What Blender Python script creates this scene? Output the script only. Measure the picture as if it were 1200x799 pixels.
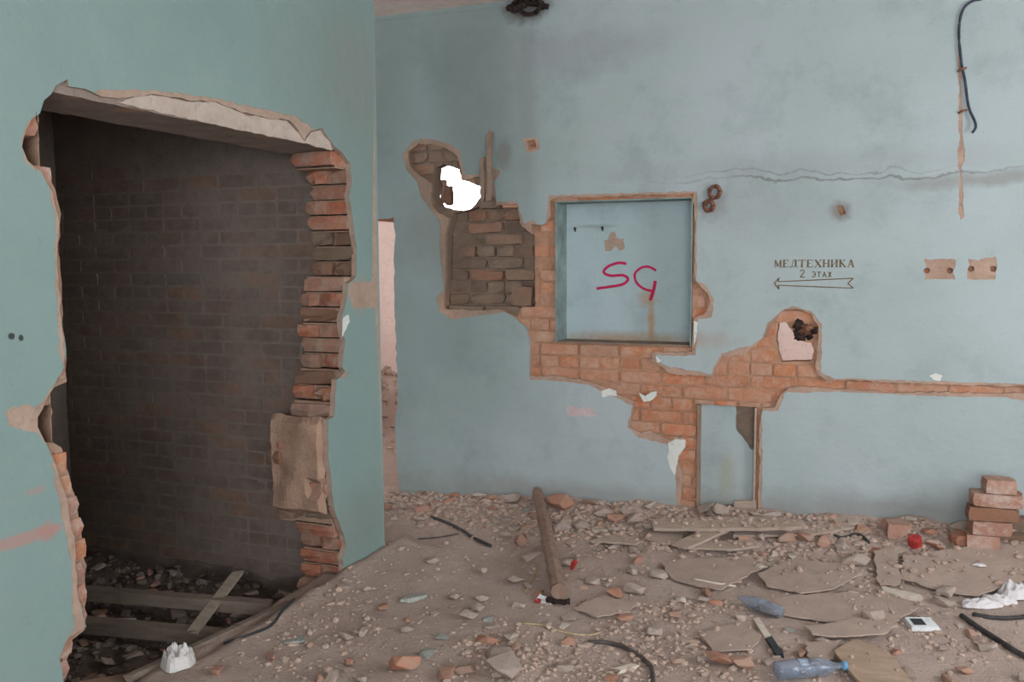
import bpy, bmesh, math, random
import numpy as np
from mathutils import Vector, Matrix, noise
from mathutils.geometry import delaunay_2d_cdt

for o in list(bpy.data.objects):
    bpy.data.objects.remove(o)
scene = bpy.context.scene
C = scene.collection
PI = math.pi
R = math.radians

# ---------------------------------------------------------------- camera
F = 1042.0
EYE = Vector((0, 0, 1.6))
PITCH, YAW, ROLL = 5.2, 22.1, -0.35
ROT = Matrix.Rotation(R(YAW), 3, 'Z') @ Matrix.Rotation(R(90 - PITCH), 3, 'X') @ Matrix.Rotation(R(ROLL), 3, 'Z')
cam_data = bpy.data.cameras.new('camera')
cam = bpy.data.objects.new('camera', cam_data)
C.objects.link(cam)
cam_data.sensor_width = 36
cam_data.lens = 36 * F / 1200
cam_data.clip_start = 0.05
cam.matrix_world = Matrix.Translation(EYE) @ ROT.to_4x4()
scene.camera = cam

# ---------------------------------------------------------------- light
world = bpy.data.worlds.new('overcast_sky')
scene.world = world
world.use_nodes = True
wn = world.node_tree
bgn = wn.nodes['Background']
bgn.inputs[0].default_value = (0.90, 0.95, 1.0, 1)
bgn.inputs[1].default_value = 5.2


def portal(name, loc, rot, sx, sy):
    l = bpy.data.lights.new(name, 'AREA')
    l.shape = 'RECTANGLE'
    l.size = sx
    l.size_y = sy
    l.cycles.is_portal = True
    o = bpy.data.objects.new(name, l)
    o.location = loc
    o.rotation_euler = rot
    C.objects.link(o)


XR = 3.0          # right wall
YF = -2.2         # wall behind the camera
WIN_R = (1.9, 3.7, 0.95, 2.9)      # y0 y1 z0 z1 in the right wall
WIN_F = (-0.6, 2.8, 0.8, 2.9)     # x0 x1 z0 z1 in the wall behind the camera
WIN_N = (-5.05, -3.3, 2.15, 2.95)    # far wall of the next room
ADDED_WIN_NS = (7.0, 8.0, 1.2, 2.3)       # added in the next room's left wall to light the pink walls
ADDED_WIN_NR = (6.6, 8.2, 1.0, 2.6)       # unseen opening added on the right to brighten the next room
YN = 9.2
portal('added_daylight_next_right', (2.1, 7.4, 1.8), (0, R(90), 0), 1.6, 1.6)  # sky portal of the added right opening
portal('daylight_right', (XR + .1, (WIN_R[0] + WIN_R[1]) / 2, (WIN_R[2] + WIN_R[3]) / 2), (0, R(90), 0), WIN_R[3] - WIN_R[2], WIN_R[1] - WIN_R[0])
portal('daylight_front', ((WIN_F[0] + WIN_F[1]) / 2, YF - .1, (WIN_F[2] + WIN_F[3]) / 2), (R(90), 0, 0), WIN_F[1] - WIN_F[0], WIN_F[3] - WIN_F[2])
portal('added_daylight_next', (-6.6, (ADDED_WIN_NS[0] + ADDED_WIN_NS[1]) / 2, (ADDED_WIN_NS[2] + ADDED_WIN_NS[3]) / 2), (0, R(-90), 0), ADDED_WIN_NS[3] - ADDED_WIN_NS[2], ADDED_WIN_NS[1] - ADDED_WIN_NS[0])  # sky portal of the added left opening

scene.view_settings.view_transform = 'Standard'
scene.view_settings.look = 'None'
scene.view_settings.exposure = 1.33
scene.view_settings.gamma = 1
scene.view_settings.use_curve_mapping = False

# ---------------------------------------------------------------- pixels to points
def ray(px, py):
    return (ROT @ Vector(((px - 600) / F, -(py - 399.5) / F, -1))).normalized()


YB = 5.25        # back wall face
XL = -2.44       # left wall face
TL = 0.30        # left wall thickness
TB = 0.36        # back wall thickness
YC = 4.00        # closet brick wall face
YE = 4.13        # end of the left wall


def back(px, py, y=YB):
    d = ray(px, py)
    p = EYE + d * ((y - EYE.y) / d.y)
    return (p.x, p.z)


def left(px, py, x=XL):
    d = ray(px, py)
    p = EYE + d * ((x - EYE.x) / d.x)
    return (p.y, p.z)


def sm(a, b, v):
    t = min(1, max(0, (v - a) / (b - a)))
    return t * t * (3 - 2 * t)


def nz(x, y, s, seed=0):
    return noise.noise(Vector((x * s + seed, y * s - seed, seed * 1.7)))


def H(x, y):
    """height of the rubble strewn floor"""
    h = 0.016 * nz(x, y, 1.7, 3) + 0.010 * nz(x, y, 5, 7) + 0.006 * nz(x, y, 13, 11) + 0.004 * nz(x, y, 29, 5)
    if y < YB + .05 and x > -3.2:
        a = 0.035 + 0.155 * min(1, max(0, (x + 2.9) / 3.6))
        g = math.exp(-max(0, (YB - .08 - y)) / (0.30 + 0.10 * nz(x, 0, 1.5, 2)))
        h += a * g * (1 + .35 * nz(x, y, 6, 1))
    if x > XL and y < YE + .2:
        h += 0.05 * math.exp(-(x - XL) / .16) * sm(2.2, 3.4, y)
    if x < -2.5 and y < YC + .02:
        s = 1 - sm(-2.70, -2.58 + .03 * nz(0, y, 6, 9), x)
        h += -0.20 * s + s * (0.035 * nz(x, y, 6, 21) + .02 * nz(x, y, 14, 23))
    if y > YB + .1:
        r = math.hypot((x + 4.1) / 1.1, (y - 6.6) / .9)
        h += 0.62 * math.exp(-r * r) + .04
        h += .05 * nz(x, y, 4, 8) * math.exp(-r * r * .5)
    return h


def ground(px, py, up=0.0):
    d = ray(px, py)
    t = 0.8
    while t < 14:
        p = EYE + d * t
        if p.z < H(p.x, p.y) + up:
            lo, hi = t - .04, t
            for _ in range(8):
                m = (lo + hi) / 2
                q = EYE + d * m
                if q.z < H(q.x, q.y) + up:
                    hi = m
                else:
                    lo = m
            return EYE + d * hi
        t += .04
    return EYE + d * 14


# ---------------------------------------------------------------- materials
def lin(c):
    return tuple(((v / 255) / 12.92 if v / 255 <= .04045 else ((v / 255 + .055) / 1.055) ** 2.4) for v in c) + (1,)


class Mat:
    def __init__(s, name, rough=.9):
        s.m = bpy.data.materials.new(name)
        s.m.use_nodes = True
        s.t = s.m.node_tree
        s.n = s.t.nodes
        s.b = s.n['Principled BSDF']
        s.b.inputs['Roughness'].default_value = rough
        s.b.inputs['Specular IOR Level'].default_value = .25
        s.tc = s.n.new('ShaderNodeTexCoord')
        s.co = s.tc.outputs['Object']

    def link(s, a, b):
        s.t.links.new(a, b)

    def world(s):
        g = s.n.new('ShaderNodeNewGeometry')
        s.co = g.outputs['Position']
        return s

    def noise(s, scale, detail=5, rough=.6, co=None, stretch=None):
        n = s.n.new('ShaderNodeTexNoise')
        n.inputs['Scale'].default_value = scale
        n.inputs['Detail'].default_value = detail
        n.inputs['Roughness'].default_value = rough
        c = co or s.co
        if stretch:
            mp = s.n.new('ShaderNodeMapping')
            mp.inputs['Scale'].default_value = stretch
            s.link(c, mp.inputs[0])
            c = mp.outputs[0]
        s.link(c, n.inputs['Vector'])
        return n.outputs['Fac']

    def ramp(s, fac, stops):
        r = s.n.new('ShaderNodeValToRGB')
        els = r.color_ramp.elements
        while len(els) < len(stops):
            els.new(.5)
        for e, (p, c) in zip(els, stops):
            e.position = p
            e.color = c if len(c) == 4 else lin(c)
        s.link(fac, r.inputs[0])
        return r.outputs[0]

    def maprange(s, v, a, b, c=0, d=1):
        n = s.n.new('ShaderNodeMapRange')
        n.clamp = True
        for i, x in enumerate((a, b, c, d)):
            n.inputs[i + 1].default_value = x
        s.link(v, n.inputs[0])
        return n.outputs[0]

    def mix(s, fac, a, b, mode='MIX'):
        n = s.n.new('ShaderNodeMix')
        n.data_type = 'RGBA'
        n.blend_type = mode
        for v, i in ((fac, 0), (a, 6), (b, 7)):
            if isinstance(v, (int, float)):
                n.inputs[i].default_value = v
            elif isinstance(v, tuple):
                n.inputs[i].default_value = v if len(v) == 4 else lin(v)
            else:
                s.link(v, n.inputs[i])
        return n.outputs[2]

    def math(s, op, a, b=None):
        n = s.n.new('ShaderNodeMath')
        n.operation = op
        for v, i in ((a, 0), (b, 1)):
            if v is None:
                continue
            if isinstance(v, (int, float)):
                n.inputs[i].default_value = v
            else:
                s.link(v, n.inputs[i])
        return n.outputs[0]

    def bump(s, h, strength=.3, dist=.01):
        n = s.n.new('ShaderNodeBump')
        n.inputs['Strength'].default_value = strength
        n.inputs['Distance'].default_value = dist
        s.link(h, n.inputs['Height'])
        s.link(n.outputs[0], s.b.inputs['Normal'])

    def color(s, c):
        if isinstance(c, tuple):
            s.b.inputs['Base Color'].default_value = c if len(c) == 4 else lin(c)
        else:
            s.link(c, s.b.inputs['Base Color'])
        return s

    def rand(s):
        return s.n.new('ShaderNodeObjectInfo').outputs['Random']

    def blot(s, center, radii, wobble=.35, soft=.5, nscale=9, warp=0):
        """0..1 mask of a stain or painted shade with a ragged edge round a point of the wall"""
        co = s.co
        if warp:
            wn_ = s.n.new('ShaderNodeTexNoise')
            wn_.inputs['Scale'].default_value = 3.5
            wn_.inputs['Detail'].default_value = 7
            wn_.inputs['Roughness'].default_value = .6
            s.link(s.co, wn_.inputs['Vector'])
            va = s.n.new('ShaderNodeVectorMath')
            va.operation = 'MULTIPLY_ADD'
            s.link(wn_.outputs['Color'], va.inputs[0])
            va.inputs[1].default_value = (warp, 0, warp)
            s.link(s.co, va.inputs[2])
            co = va.outputs[0]
            center = (center[0] + warp * .5, center[1], center[2] + warp * .5)
        mp = s.n.new('ShaderNodeMapping')
        mp.vector_type = 'TEXTURE'
        mp.inputs['Location'].default_value = center
        mp.inputs['Scale'].default_value = radii
        s.link(co, mp.inputs[0])
        ln = s.n.new('ShaderNodeVectorMath')
        ln.operation = 'LENGTH'
        s.link(mp.outputs[0], ln.inputs[0])
        nn = s.noise(nscale, 4, .65)
        off = s.math('MULTIPLY', s.math('SUBTRACT', nn, .5), wobble * 3)
        v = s.math('ADD', ln.outputs['Value'], off)
        return s.maprange(v, 1 + soft * .5, 1 - soft * .5)


def simple(name, c, rough=.85, var=.12, scale=12, bump=.2, metal=0, rnd=False):
    m = Mat(name, rough)
    dark = tuple(max(0, v * (1 - var * 1.8)) for v in c)
    lite = tuple(min(255, v * (1 + var)) for v in c)
    col = m.ramp(m.noise(scale), [(.3, dark), (.7, lite)])
    if rnd:
        col = m.mix(m.maprange(m.rand(), 0, 1, 0, .35), col, (95, 80, 72))
    m.color(col)
    m.bump(m.noise(scale * 4), bump, .004)
    m.b.inputs['Metallic'].default_value = metal
    return m.m


def wall_paint(name, base, base2, stains_and_shade, dark=(88, 104, 102)):
    m = Mat(name, .62)
    m.b.inputs['Specular IOR Level'].default_value = .3
    c = m.ramp(m.noise(1.1, 4, .55), [(.3, base), (.7, base2)])
    c = m.mix(m.maprange(m.noise(2.7, 6, .7), .52, .78, 0, .35), c, dark)
    c = m.mix(m.maprange(m.noise(5, 6, .75, stretch=(1, 1, 3.5)), .55, .8, 0, .28), c, (150, 146, 138))
    c = m.mix(m.maprange(m.noise(60, 3, .6), .62, .74, 0, .22), c, (92, 92, 86))
    for (cen, rad, colr, st, wob, soft, ns, *wp) in stains_and_shade:
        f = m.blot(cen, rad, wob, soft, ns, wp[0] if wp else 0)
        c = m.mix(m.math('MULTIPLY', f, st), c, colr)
    m.color(c)
    h = m.math('ADD', m.math('MULTIPLY', m.noise(3.2, 5, .55), 1.0), m.math('MULTIPLY', m.noise(42, 4, .6), .08))
    m.bump(h, .35, .03)
    return m.m


def bx(px, py):
    u, v = back(px, py)
    return (u, YB, v)


def lx(px, py):
    u, v = left(px, py)
    return (XL, u, v)


back_stains_and_shade = [
    (bx(500, 240), (.75, 9, 1.9), (92, 112, 108), .55, .25, .9, 2.5),  # shade over the wall's left end, painted into the colour
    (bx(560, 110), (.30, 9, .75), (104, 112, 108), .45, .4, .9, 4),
    (bx(617, 8), (.13, 9, .09), (78, 66, 60), .8, .5, .8, 12),
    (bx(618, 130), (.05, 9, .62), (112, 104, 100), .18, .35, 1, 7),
    (bx(660, 60), (.5, 9, .12), (128, 128, 130), .35, .5, 1, 5),
    (bx(985, 207), (.72, 9, .005), (92, 90, 86), .8, .5, 1.2, 7, .16),
    (bx(940, 200), (.55, 9, .004), (96, 94, 90), .6, .5, 1.2, 9, .22),
    (bx(1150, 210), (.35, 9, .035), (122, 116, 108), .55, .7, 1.2, 9, .12),
    (bx(960, 192), (1.1, 9, .07), (132, 134, 132), .25, .5, 1, 5),
    (bx(900, 240), (.75, 9, .16), (132, 140, 138), .35, .6, 1, 5),
    (bx(985, 247), (.05, 9, .05), (104, 88, 76), .6, .5, .8, 20),
    (bx(836, 236), (.07, 9, .09), (112, 98, 88), .45, .5, .9, 20),
    (bx(760, 395), (.42, 9, .05), (150, 112, 72), .4, .5, .9, 9),
    (bx(700, 585), (1.4, 9, .09), (124, 116, 108), .45, .4, .9, 5),
    (bx(1080, 608), (.9, 9, .12), (118, 110, 104), .5, .4, .9, 5),
    (bx(850, 560), (.05, 9, .12), (150, 140, 96), .35, .5, 1, 9),
    (bx(520, 265), (.30, 9, .30), (104, 100, 92), .35, .5, .9, 8),
    (bx(590, 180), (.05, 9, .08), (104, 94, 84), .5, .5, .9, 14),
]
left_stains = [
    (lx(400, 110), (9, .5, .5), (120, 128, 122), .4, .4, 1, 4),
    (lx(420, 90), (9, .25, .25), (135, 124, 118), .25, .5, 1, 5),
    (lx(425, 610), (9, .3, .18), (122, 128, 120), .45, .4, 1, 6),
    (lx(422, 345), (9, .10, .10), (146, 138, 128), .55, .3, .5, 12),
    (lx(30, 630), (9, .14, .02), (168, 128, 120), .75, .5, .5, 20),
    (lx(55, 622), (9, .03, .035), (164, 126, 118), .75, .5, .5, 20),
    (lx(40, 575), (9, .04, .012), (156, 132, 124), .6, .5, .5, 20),
    (lx(14, 394), (9, .012, .010), (34, 32, 34), .9, .4, .4, 40),
    (lx(25, 396), (9, .010, .010), (34, 32, 34), .9, .4, .4, 40),
]
M = {}
_ = 0
M['paint_back'] = wall_paint('blue_green_wall_paint', (152, 163, 161), (166, 174, 177), back_stains_and_shade)
M['paint_left'] = wall_paint('green_wall_paint', (122, 143, 139), (132, 151, 147), left_stains, dark=(118, 138, 132))
M['paint_niche'] = wall_paint('niche_paint', (160, 176, 178), (170, 184, 188), [
    ((back(763, 375, YB + .2)[0], 0, back(763, 375, YB + .2)[1]), (.022, 9, .20), (172, 128, 76), .75, .4, .9, 14),
    ((back(758, 350, YB + .2)[0], 0, back(758, 350, YB + .2)[1]), (.06, 9, .05), (172, 138, 98), .65, .5, .9, 14),
    ((back(735, 398, YB + .2)[0], 0, back(735, 398, YB + .2)[1]), (.42, 9, .05), (158, 122, 80), .8, .4, .9, 10),
    ((back(700, 265, YB + .2)[0], 0, back(700, 265, YB + .2)[1]), (.16, 9, .012), (130, 132, 130), .5, .3, .7, 10),
])
M['paint_reveal'] = simple('reveal_paint', (128, 142, 138), .7, .12, 6)


def plaster(name, c, c2, st=.5):
    m = Mat(name, .95)
    col = m.ramp(m.noise(9, 6, .65), [(.3, c), (.7, c2)])
    col = m.mix(m.maprange(m.noise(34, 4, .7), .55, .75, 0, .5), col, tuple(v * .7 for v in c))
    m.color(col)
    m.bump(m.noise(45, 6, .7), st, .01)
    return m.m


M['plaster'] = plaster('sandy_plaster', (154, 130, 115), (178, 154, 138))
M['render'] = plaster('beige_render', (170, 152, 140), (190, 174, 162), .4)

m = Mat('brick_stained_mortar', .95)
c = m.ramp(m.noise(9, 6, .65), [(.3, (160, 118, 94)), (.7, (184, 144, 118))])
for (px_, py_, ru, rv) in ((562, 300, .36, .44), (505, 205, .24, .3)):
    c = m.mix(m.blot(bx(px_, py_), (ru, 9, rv), .1, .3, 8), c, (120, 102, 88))
m.color(c)
m.bump(m.noise(45, 6, .7), .8, .012)
M['mortar_orange'] = m.m
m = Mat('sandy_plaster_back', .95)
c = m.ramp(m.noise(9, 6, .65), [(.3, (158, 130, 113)), (.7, (184, 154, 136))])
c = m.mix(m.maprange(m.noise(34, 4, .7), .55, .75, 0, .5), c, (118, 98, 86))
for (px_, py_, ru, rv) in ((562, 300, .34, .42), (505, 205, .22, .28), (578, 195, .12, .26), (925, 400, .14, .16)):
    c = m.mix(m.math('MULTIPLY', m.blot(bx(px_, py_), (ru, 9, rv), .2, .5, 8), .75), c, (124, 106, 92))
m.color(c)
m.bump(m.noise(45, 6, .7), .7, .012)
M['plaster_back'] = m.m
M['plaster_brown'] = plaster('brown_plaster', (120, 104, 92), (146, 124, 108))
M['mortar'] = plaster('mortar', (150, 120, 102), (172, 142, 122), .8)
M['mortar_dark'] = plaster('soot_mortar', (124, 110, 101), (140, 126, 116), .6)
M['putty'] = plaster('white_putty', (196, 196, 190), (216, 214, 206), .2)
M['pink_putty'] = plaster('pink_putty', (178, 160, 158), (196, 176, 174), .2)
M['ceiling'] = plaster('grey_ceiling_whitewash', (182, 168, 158), (200, 186, 176), .2)
M['pink_wall'] = plaster('pale_pink_distemper', (224, 206, 198), (234, 216, 208), .15)
M['concrete'] = plaster('lintel_concrete', (126, 112, 104), (156, 140, 130), .6)


def brick_mat(name, stops, smear, smear_amt, dark=None):
    m = Mat(name, .92)
    m.world()
    c = m.ramp(m.rand(), stops)
    c = m.mix(m.maprange(m.noise(26, 5, .7), .3, .7, 0, .35), c, tuple(v * .68 for v in stops[0][1]))
    c = m.mix(m.maprange(m.noise(11, 6, .75), .46, .62, 0, smear_amt), c, smear)
    if dark:
        c = m.mix(m.maprange(m.noise(3, 5, .7), .45, .65, 0, .6), c, dark)
    m.color(c)
    m.bump(m.noise(70, 6, .7), .7, .008)
    return m.m


M['brick'] = brick_mat('orange_brick', [(0, (176, 120, 94)), (.25, (192, 126, 90)), (.5, (186, 142, 118)), (.75, (198, 120, 80)), (1, (174, 138, 118))], (184, 154, 134), .7)
M['brick_red'] = brick_mat('broken_red_brick', [(0, (164, 104, 84)), (.3, (180, 114, 88)), (.55, (166, 132, 114)), (.8, (184, 112, 84)), (1, (156, 130, 116))], (168, 146, 130), .8)
M['brick_dusty'] = brick_mat('dusty_brick', [(0, (118, 98, 84)), (.3, (134, 112, 94)), (.6, (144, 100, 78)), (.8, (120, 102, 90)), (1, (150, 112, 86))], (124, 108, 96), .75)
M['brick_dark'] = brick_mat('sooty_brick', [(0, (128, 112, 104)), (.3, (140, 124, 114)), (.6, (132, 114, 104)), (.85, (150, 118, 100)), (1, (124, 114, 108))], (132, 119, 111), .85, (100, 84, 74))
M['brick_loose'] = brick_mat('loose_brick', [(0, (172, 118, 94)), (.3, (160, 120, 104)), (.6, (182, 140, 122)), (1, (176, 124, 100))], (186, 166, 154), .85)
M['brick_chunk'] = brick_mat('brick_rubble', [(0, (178, 118, 92)), (.3, (168, 128, 110)), (.6, (186, 132, 108)), (1, (172, 140, 124))], (160, 140, 126), .75)
M['chunk'] = brick_mat('mortar_rubble', [(0, (160, 142, 130)), (.25, (174, 156, 144)), (.5, (182, 164, 152)), (.8, (166, 146, 136)), (1, (196, 182, 170))], (166, 146, 134), .6)
M['flake'] = simple('teal_painted_flake', (158, 158, 150), .9, .15, 14)

# dusty floor
fm = Mat('dust_and_grit', .97)
c = fm.ramp(fm.noise(1.3, 5, .6), [(.3, (172, 150, 139)), (.7, (192, 170, 158))])
c = fm.mix(fm.maprange(fm.noise(6, 6, .7), .5, .75, 0, .4), c, (158, 134, 122))
c = fm.mix(fm.maprange(fm.noise(22, 5, .7), .55, .72, 0, .5), c, (196, 176, 164))
c = fm.mix(fm.maprange(fm.noise(90, 3, .7), .56, .7, 0, .45), c, (128, 110, 100))
# soil in the pit behind the broken doorway is darker earth
sep = fm.n.new('ShaderNodeSeparateXYZ')
fm.link(fm.co, sep.inputs[0])
pit = fm.math('MULTIPLY', fm.maprange(sep.outputs[0], -2.60, -2.74), fm.maprange(sep.outputs[1], 4.06, 4.0))
c = fm.mix(fm.math('MULTIPLY', pit, .9), c, fm.ramp(fm.noise(9, 6, .7), [(.35, (78, 68, 62)), (.7, (112, 98, 90))]))
fm.color(c)
fm.bump(fm.math('ADD', fm.noise(30, 6, .7), fm.math('MULTIPLY', fm.noise(120, 3, .7), .4)), .9, .014)
M['dust'] = fm.m


def wood(name, c, c2, axis=(3, 40, 40), rough=.85):
    m = Mat(name, rough)
    col = m.ramp(m.noise(2.5, 6, .7, stretch=axis), [(.3, c), (.7, c2)])
    col = m.mix(m.maprange(m.noise(12, 5, .7), .5, .75, 0, .5), col, (150, 132, 120))
    m.color(col)
    m.bump(m.noise(4, 6, .7, stretch=axis), .5, .008)
    return m.m


M['post'] = wood('weathered_brown_wood', (122, 96, 82), (156, 128, 112), (12, 12, 1.5))
M['plank'] = wood('dusty_grey_board', (156, 136, 122), (178, 158, 144), (1.5, 14, 14))
M['sheet'] = plaster('dusty_fibreboard', (160, 139, 127), (179, 157, 144), .35)
M['sheet_pale'] = wood('worn_pale_plywood', (150, 124, 102), (178, 154, 134), (2, 9, 9))
M['dark_wood'] = wood('dark_timber', (112, 98, 88), (140, 124, 112), (1.5, 14, 14))
M['pale_slat'] = wood('pale_slat', (148, 134, 120), (178, 164, 148), (1.5, 14, 14))
M['white_wood'] = wood('cream_slat', (196, 180, 164), (210, 196, 182), (2, 9, 9))
M['black_rubber'] = simple('black_rubber', (62, 58, 57), .6, .2, 20)
M['grey_hose'] = simple('grey_hose', (84, 76, 74), .6, .2, 20)
M['cable'] = simple('dark_cable', (58, 62, 76), .55, .2, 20)
M['rust'] = simple('rust', (112, 76, 62), .9, .3, 30)
M['char'] = simple('charred_black', (46, 36, 32), .95, .4, 30, .6)
M['sign'] = simple('brown_sign_paint', (112, 94, 66), .8, .1, 60, .05)
M['spray'] = simple('crimson_spray_paint', (186, 30, 84), .7, .1, 40, .05)
M['paper'] = simple('white_paper', (206, 198, 198), .8, .06, 14, .3)
M['bag'] = simple('white_polythene', (200, 194, 190), .55, .06, 14, .4)
M['red'] = simple('red_plastic', (170, 56, 52), .5, .12, 30)
M['white_plastic'] = simple('white_plastic', (214, 214, 214), .5, .05, 20)
M['dark_plastic'] = simple('dark_plastic', (54, 56, 60), .5, .1, 20)
M['yellow'] = simple('dry_straw', (178, 154, 122), .8, .1, 30)
M['blue_cap'] = simple('blue_plastic', (96, 140, 176), .5, .05, 20)
M['label'] = simple('faded_bottle_label', (150, 160, 176), .6, .15, 30)
pm = Mat('clear_bottle_plastic', .12)
pm.color((226, 235, 248))
pm.b.inputs['Transmission Weight'].default_value = .92
pm.b.inputs['IOR'].default_value = 1.25
pm.b.inputs['Specular IOR Level'].default_value = .6
pm.bump(pm.noise(18, 3, .5), .5, .01)
M['bottle'] = pm.m

# ---------------------------------------------------------------- builders
def link(name, me, mat=None, parent=None, loc=None):
    o = bpy.data.objects.new(name, me)
    C.objects.link(o)
    if mat is not None and me is not None:
        me.materials.clear()
        me.materials.append(mat)
    if parent:
        o.parent = parent
    if loc is not None:
        o.location = loc
    return o


def pydata(name, v, f, mat, parent=None, smooth=False, loc=None):
    me = bpy.data.meshes.new(name)
    me.from_pydata([tuple(p) for p in v], [], f)
    me.update()
    if smooth:
        me.polygons.foreach_set('use_smooth', [True] * len(me.polygons))
    return link(name, me, mat, parent, loc)


def tag(o, label, cat, group=None):
    o['label'] = label
    o['category'] = cat
    if group:
        o['group'] = group
    return o


def structure(o, label, cat='wall'):
    o['kind'] = 'structure'
    o['label'] = label
    o['category'] = cat
    return o


def inpoly(pts, poly):
    x, y = pts[:, 0], pts[:, 1]
    r = np.zeros(len(pts), bool)
    n = len(poly)
    for i in range(n):
        x0, y0 = poly[i]
        x1, y1 = poly[(i + 1) % n]
        if y0 == y1:
            continue
        c = ((y0 > y) != (y1 > y)) & (x < (x1 - x0) * (y - y0) / (y1 - y0) + x0)
        r ^= c
    return r


def rough(poly, step=.02, amp=.005, seed=1):
    rnd = random.Random(seed)
    out = []
    n = len(poly)
    for i in range(n):
        a = Vector(poly[i])
        b = Vector(poly[(i + 1) % n])
        L = (b - a).length
        k = max(1, int(L / step))
        nrm = Vector((-(b - a).y, (b - a).x)) / max(L, 1e-6)
        for j in range(k):
            p = a.lerp(b, j / k)
            o = (noise.noise(Vector((p.x * 22, p.y * 22, seed))) * 1.3 + rnd.uniform(-.6, .6)) * amp
            q = p + nrm * o
            out.append((q.x, q.y))
    return out


def wob(u, v):
    return 0.004 * nz(u, v, 1.6, 4) + .0018 * nz(u, v, 6, 6)


def frame_back(u, v, d):
    return (u, YB + d, v)


def frame_left(u, v, d):
    return (XL - d, u, v)


def sheet(name, frame, outer, holes, d0, d1, mat, parent=None, grid=.08, w=True, rf=0, seed=1):
    """slab standing in a wall's plane: outline minus holes, between depths d0 and d1"""
    pts, edges = [], []
    for poly in [outer] + holes:
        b = len(pts)
        pts += [Vector(p) for p in poly]
        edges += [(b + i, b + (i + 1) % len(poly)) for i in range(len(poly))]
    us = [p[0] for p in outer]
    vs = [p[1] for p in outer]
    rnd = random.Random(seed)
    if grid:
        nu = int((max(us) - min(us)) / grid)
        nv = int((max(vs) - min(vs)) / grid)
        for i in range(1, nu):
            for j in range(1, nv):
                pts.append(Vector((min(us) + (i + rnd.uniform(-.2, .2)) * grid, min(vs) + (j + rnd.uniform(-.2, .2)) * grid)))
    V, E, Fc, *_ = delaunay_2d_cdt(pts, edges, [], 0, 1e-5, False)
    V = np.array([(p.x, p.y) for p in V])
    Fc = np.array([tuple(f) for f in Fc if len(f) == 3])
    cen = V[Fc].mean(axis=1)
    keep = inpoly(cen, outer)
    for h in holes:
        keep &= ~inpoly(cen, h)
    Fc = Fc[keep]
    used = np.unique(Fc)
    idx = -np.ones(len(V), int)
    idx[used] = np.arange(len(used))
    V = V[used]
    Fc = idx[Fc]
    # orient
    a = V[Fc[:, 1]] - V[Fc[:, 0]]
    b = V[Fc[:, 2]] - V[Fc[:, 0]]
    cr = a[:, 0] * b[:, 1] - a[:, 1] * b[:, 0]
    Fc[cr < 0] = Fc[cr < 0][:, ::-1]
    n = len(V)
    fv, bv = [], []
    for (u, v) in V:
        o = wob(u, v) if w else 0
        r_ = rf * nz(u, v, 17, 2) if rf else 0
        fv.append(frame(u, v, d0 + o + r_))
        bv.append(frame(u, v, d1 + (o if w and d1 < .04 else 0)))
    faces = [tuple(f) for f in Fc.tolist()] + [tuple(x + n for x in f[::-1]) for f in Fc.tolist()]
    cnt = {}
    for f in Fc.tolist():
        for i in range(3):
            cnt[(f[i], f[(i + 1) % 3])] = 1
    for (p, q) in cnt:
        if (q, p) not in cnt:
            faces.append((q, p, p + n, q + n))
    me = bpy.data.meshes.new(name)
    me.from_pydata(fv + bv, [], faces)
    bm = bmesh.new()
    bm.from_mesh(me)
    bmesh.ops.recalc_face_normals(bm, faces=bm.faces)
    bm.to_mesh(me)
    bm.free()
    return link(name, me, mat, parent)


def box(name, a, b, mat, parent=None):
    (x0, y0, z0), (x1, y1, z1) = a, b
    v = [(x, y, z) for x in (x0, x1) for y in (y0, y1) for z in (z0, z1)]
    f = [(0, 1, 3, 2), (4, 6, 7, 5), (0, 4, 5, 1), (2, 3, 7, 6), (0, 2, 6, 4), (1, 5, 7, 3)]
    return pydata(name, v, f, mat, parent)


def brick_mesh(seed, jit=.04, chip=.5):
    rnd = random.Random(seed)
    bm = bmesh.new()
    bmesh.ops.create_cube(bm, size=1)
    bmesh.ops.subdivide_edges(bm, edges=bm.edges[:], cuts=1, use_grid_fill=True)
    bmesh.ops.triangulate(bm, faces=bm.faces[:])
    for v in bm.verts:
        k = sum(abs(c) > .4 for c in v.co)
        s = {3: .04 + rnd.random() * .09 * chip * (2.2 if rnd.random() < .3 else 1), 2: .012 + rnd.random() * .03}.get(k, 0)
        v.co *= (1 - s)
        v.co += Vector([rnd.uniform(-jit, jit) * .5 for _ in range(3)])
    me = bpy.data.meshes.new('brick_shape')
    bm.to_mesh(me)
    bm.free()
    return me


def brick_set(mat, n=8, jit=.03, chip=.5, seed=0):
    out = []
    for i in range(n):
        me = brick_mesh(seed + i, jit, chip)
        me.materials.append(mat)
        out.append(me)
    return out


BR = {k: brick_set(M[k], 8, j, c, s) for k, j, c, s in (('brick', .03, .5, 0), ('brick_red', .06, .9, 20), ('brick_dusty', .06, 1, 40), ('brick_dark', .025, .5, 60), ('brick_loose', .03, .7, 80))}


def put_brick(kind, center, size, parent, rot=0, tilt=0, name='brick', rnd=random):
    o = bpy.data.objects.new(name, rnd.choice(BR[kind]))
    C.objects.link(o)
    o.parent = parent
    o.location = center
    o.scale = size
    o.rotation_euler = (rnd.uniform(-tilt, tilt), rnd.uniform(-tilt, tilt), rot + rnd.uniform(-tilt, tilt))
    return o


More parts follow.
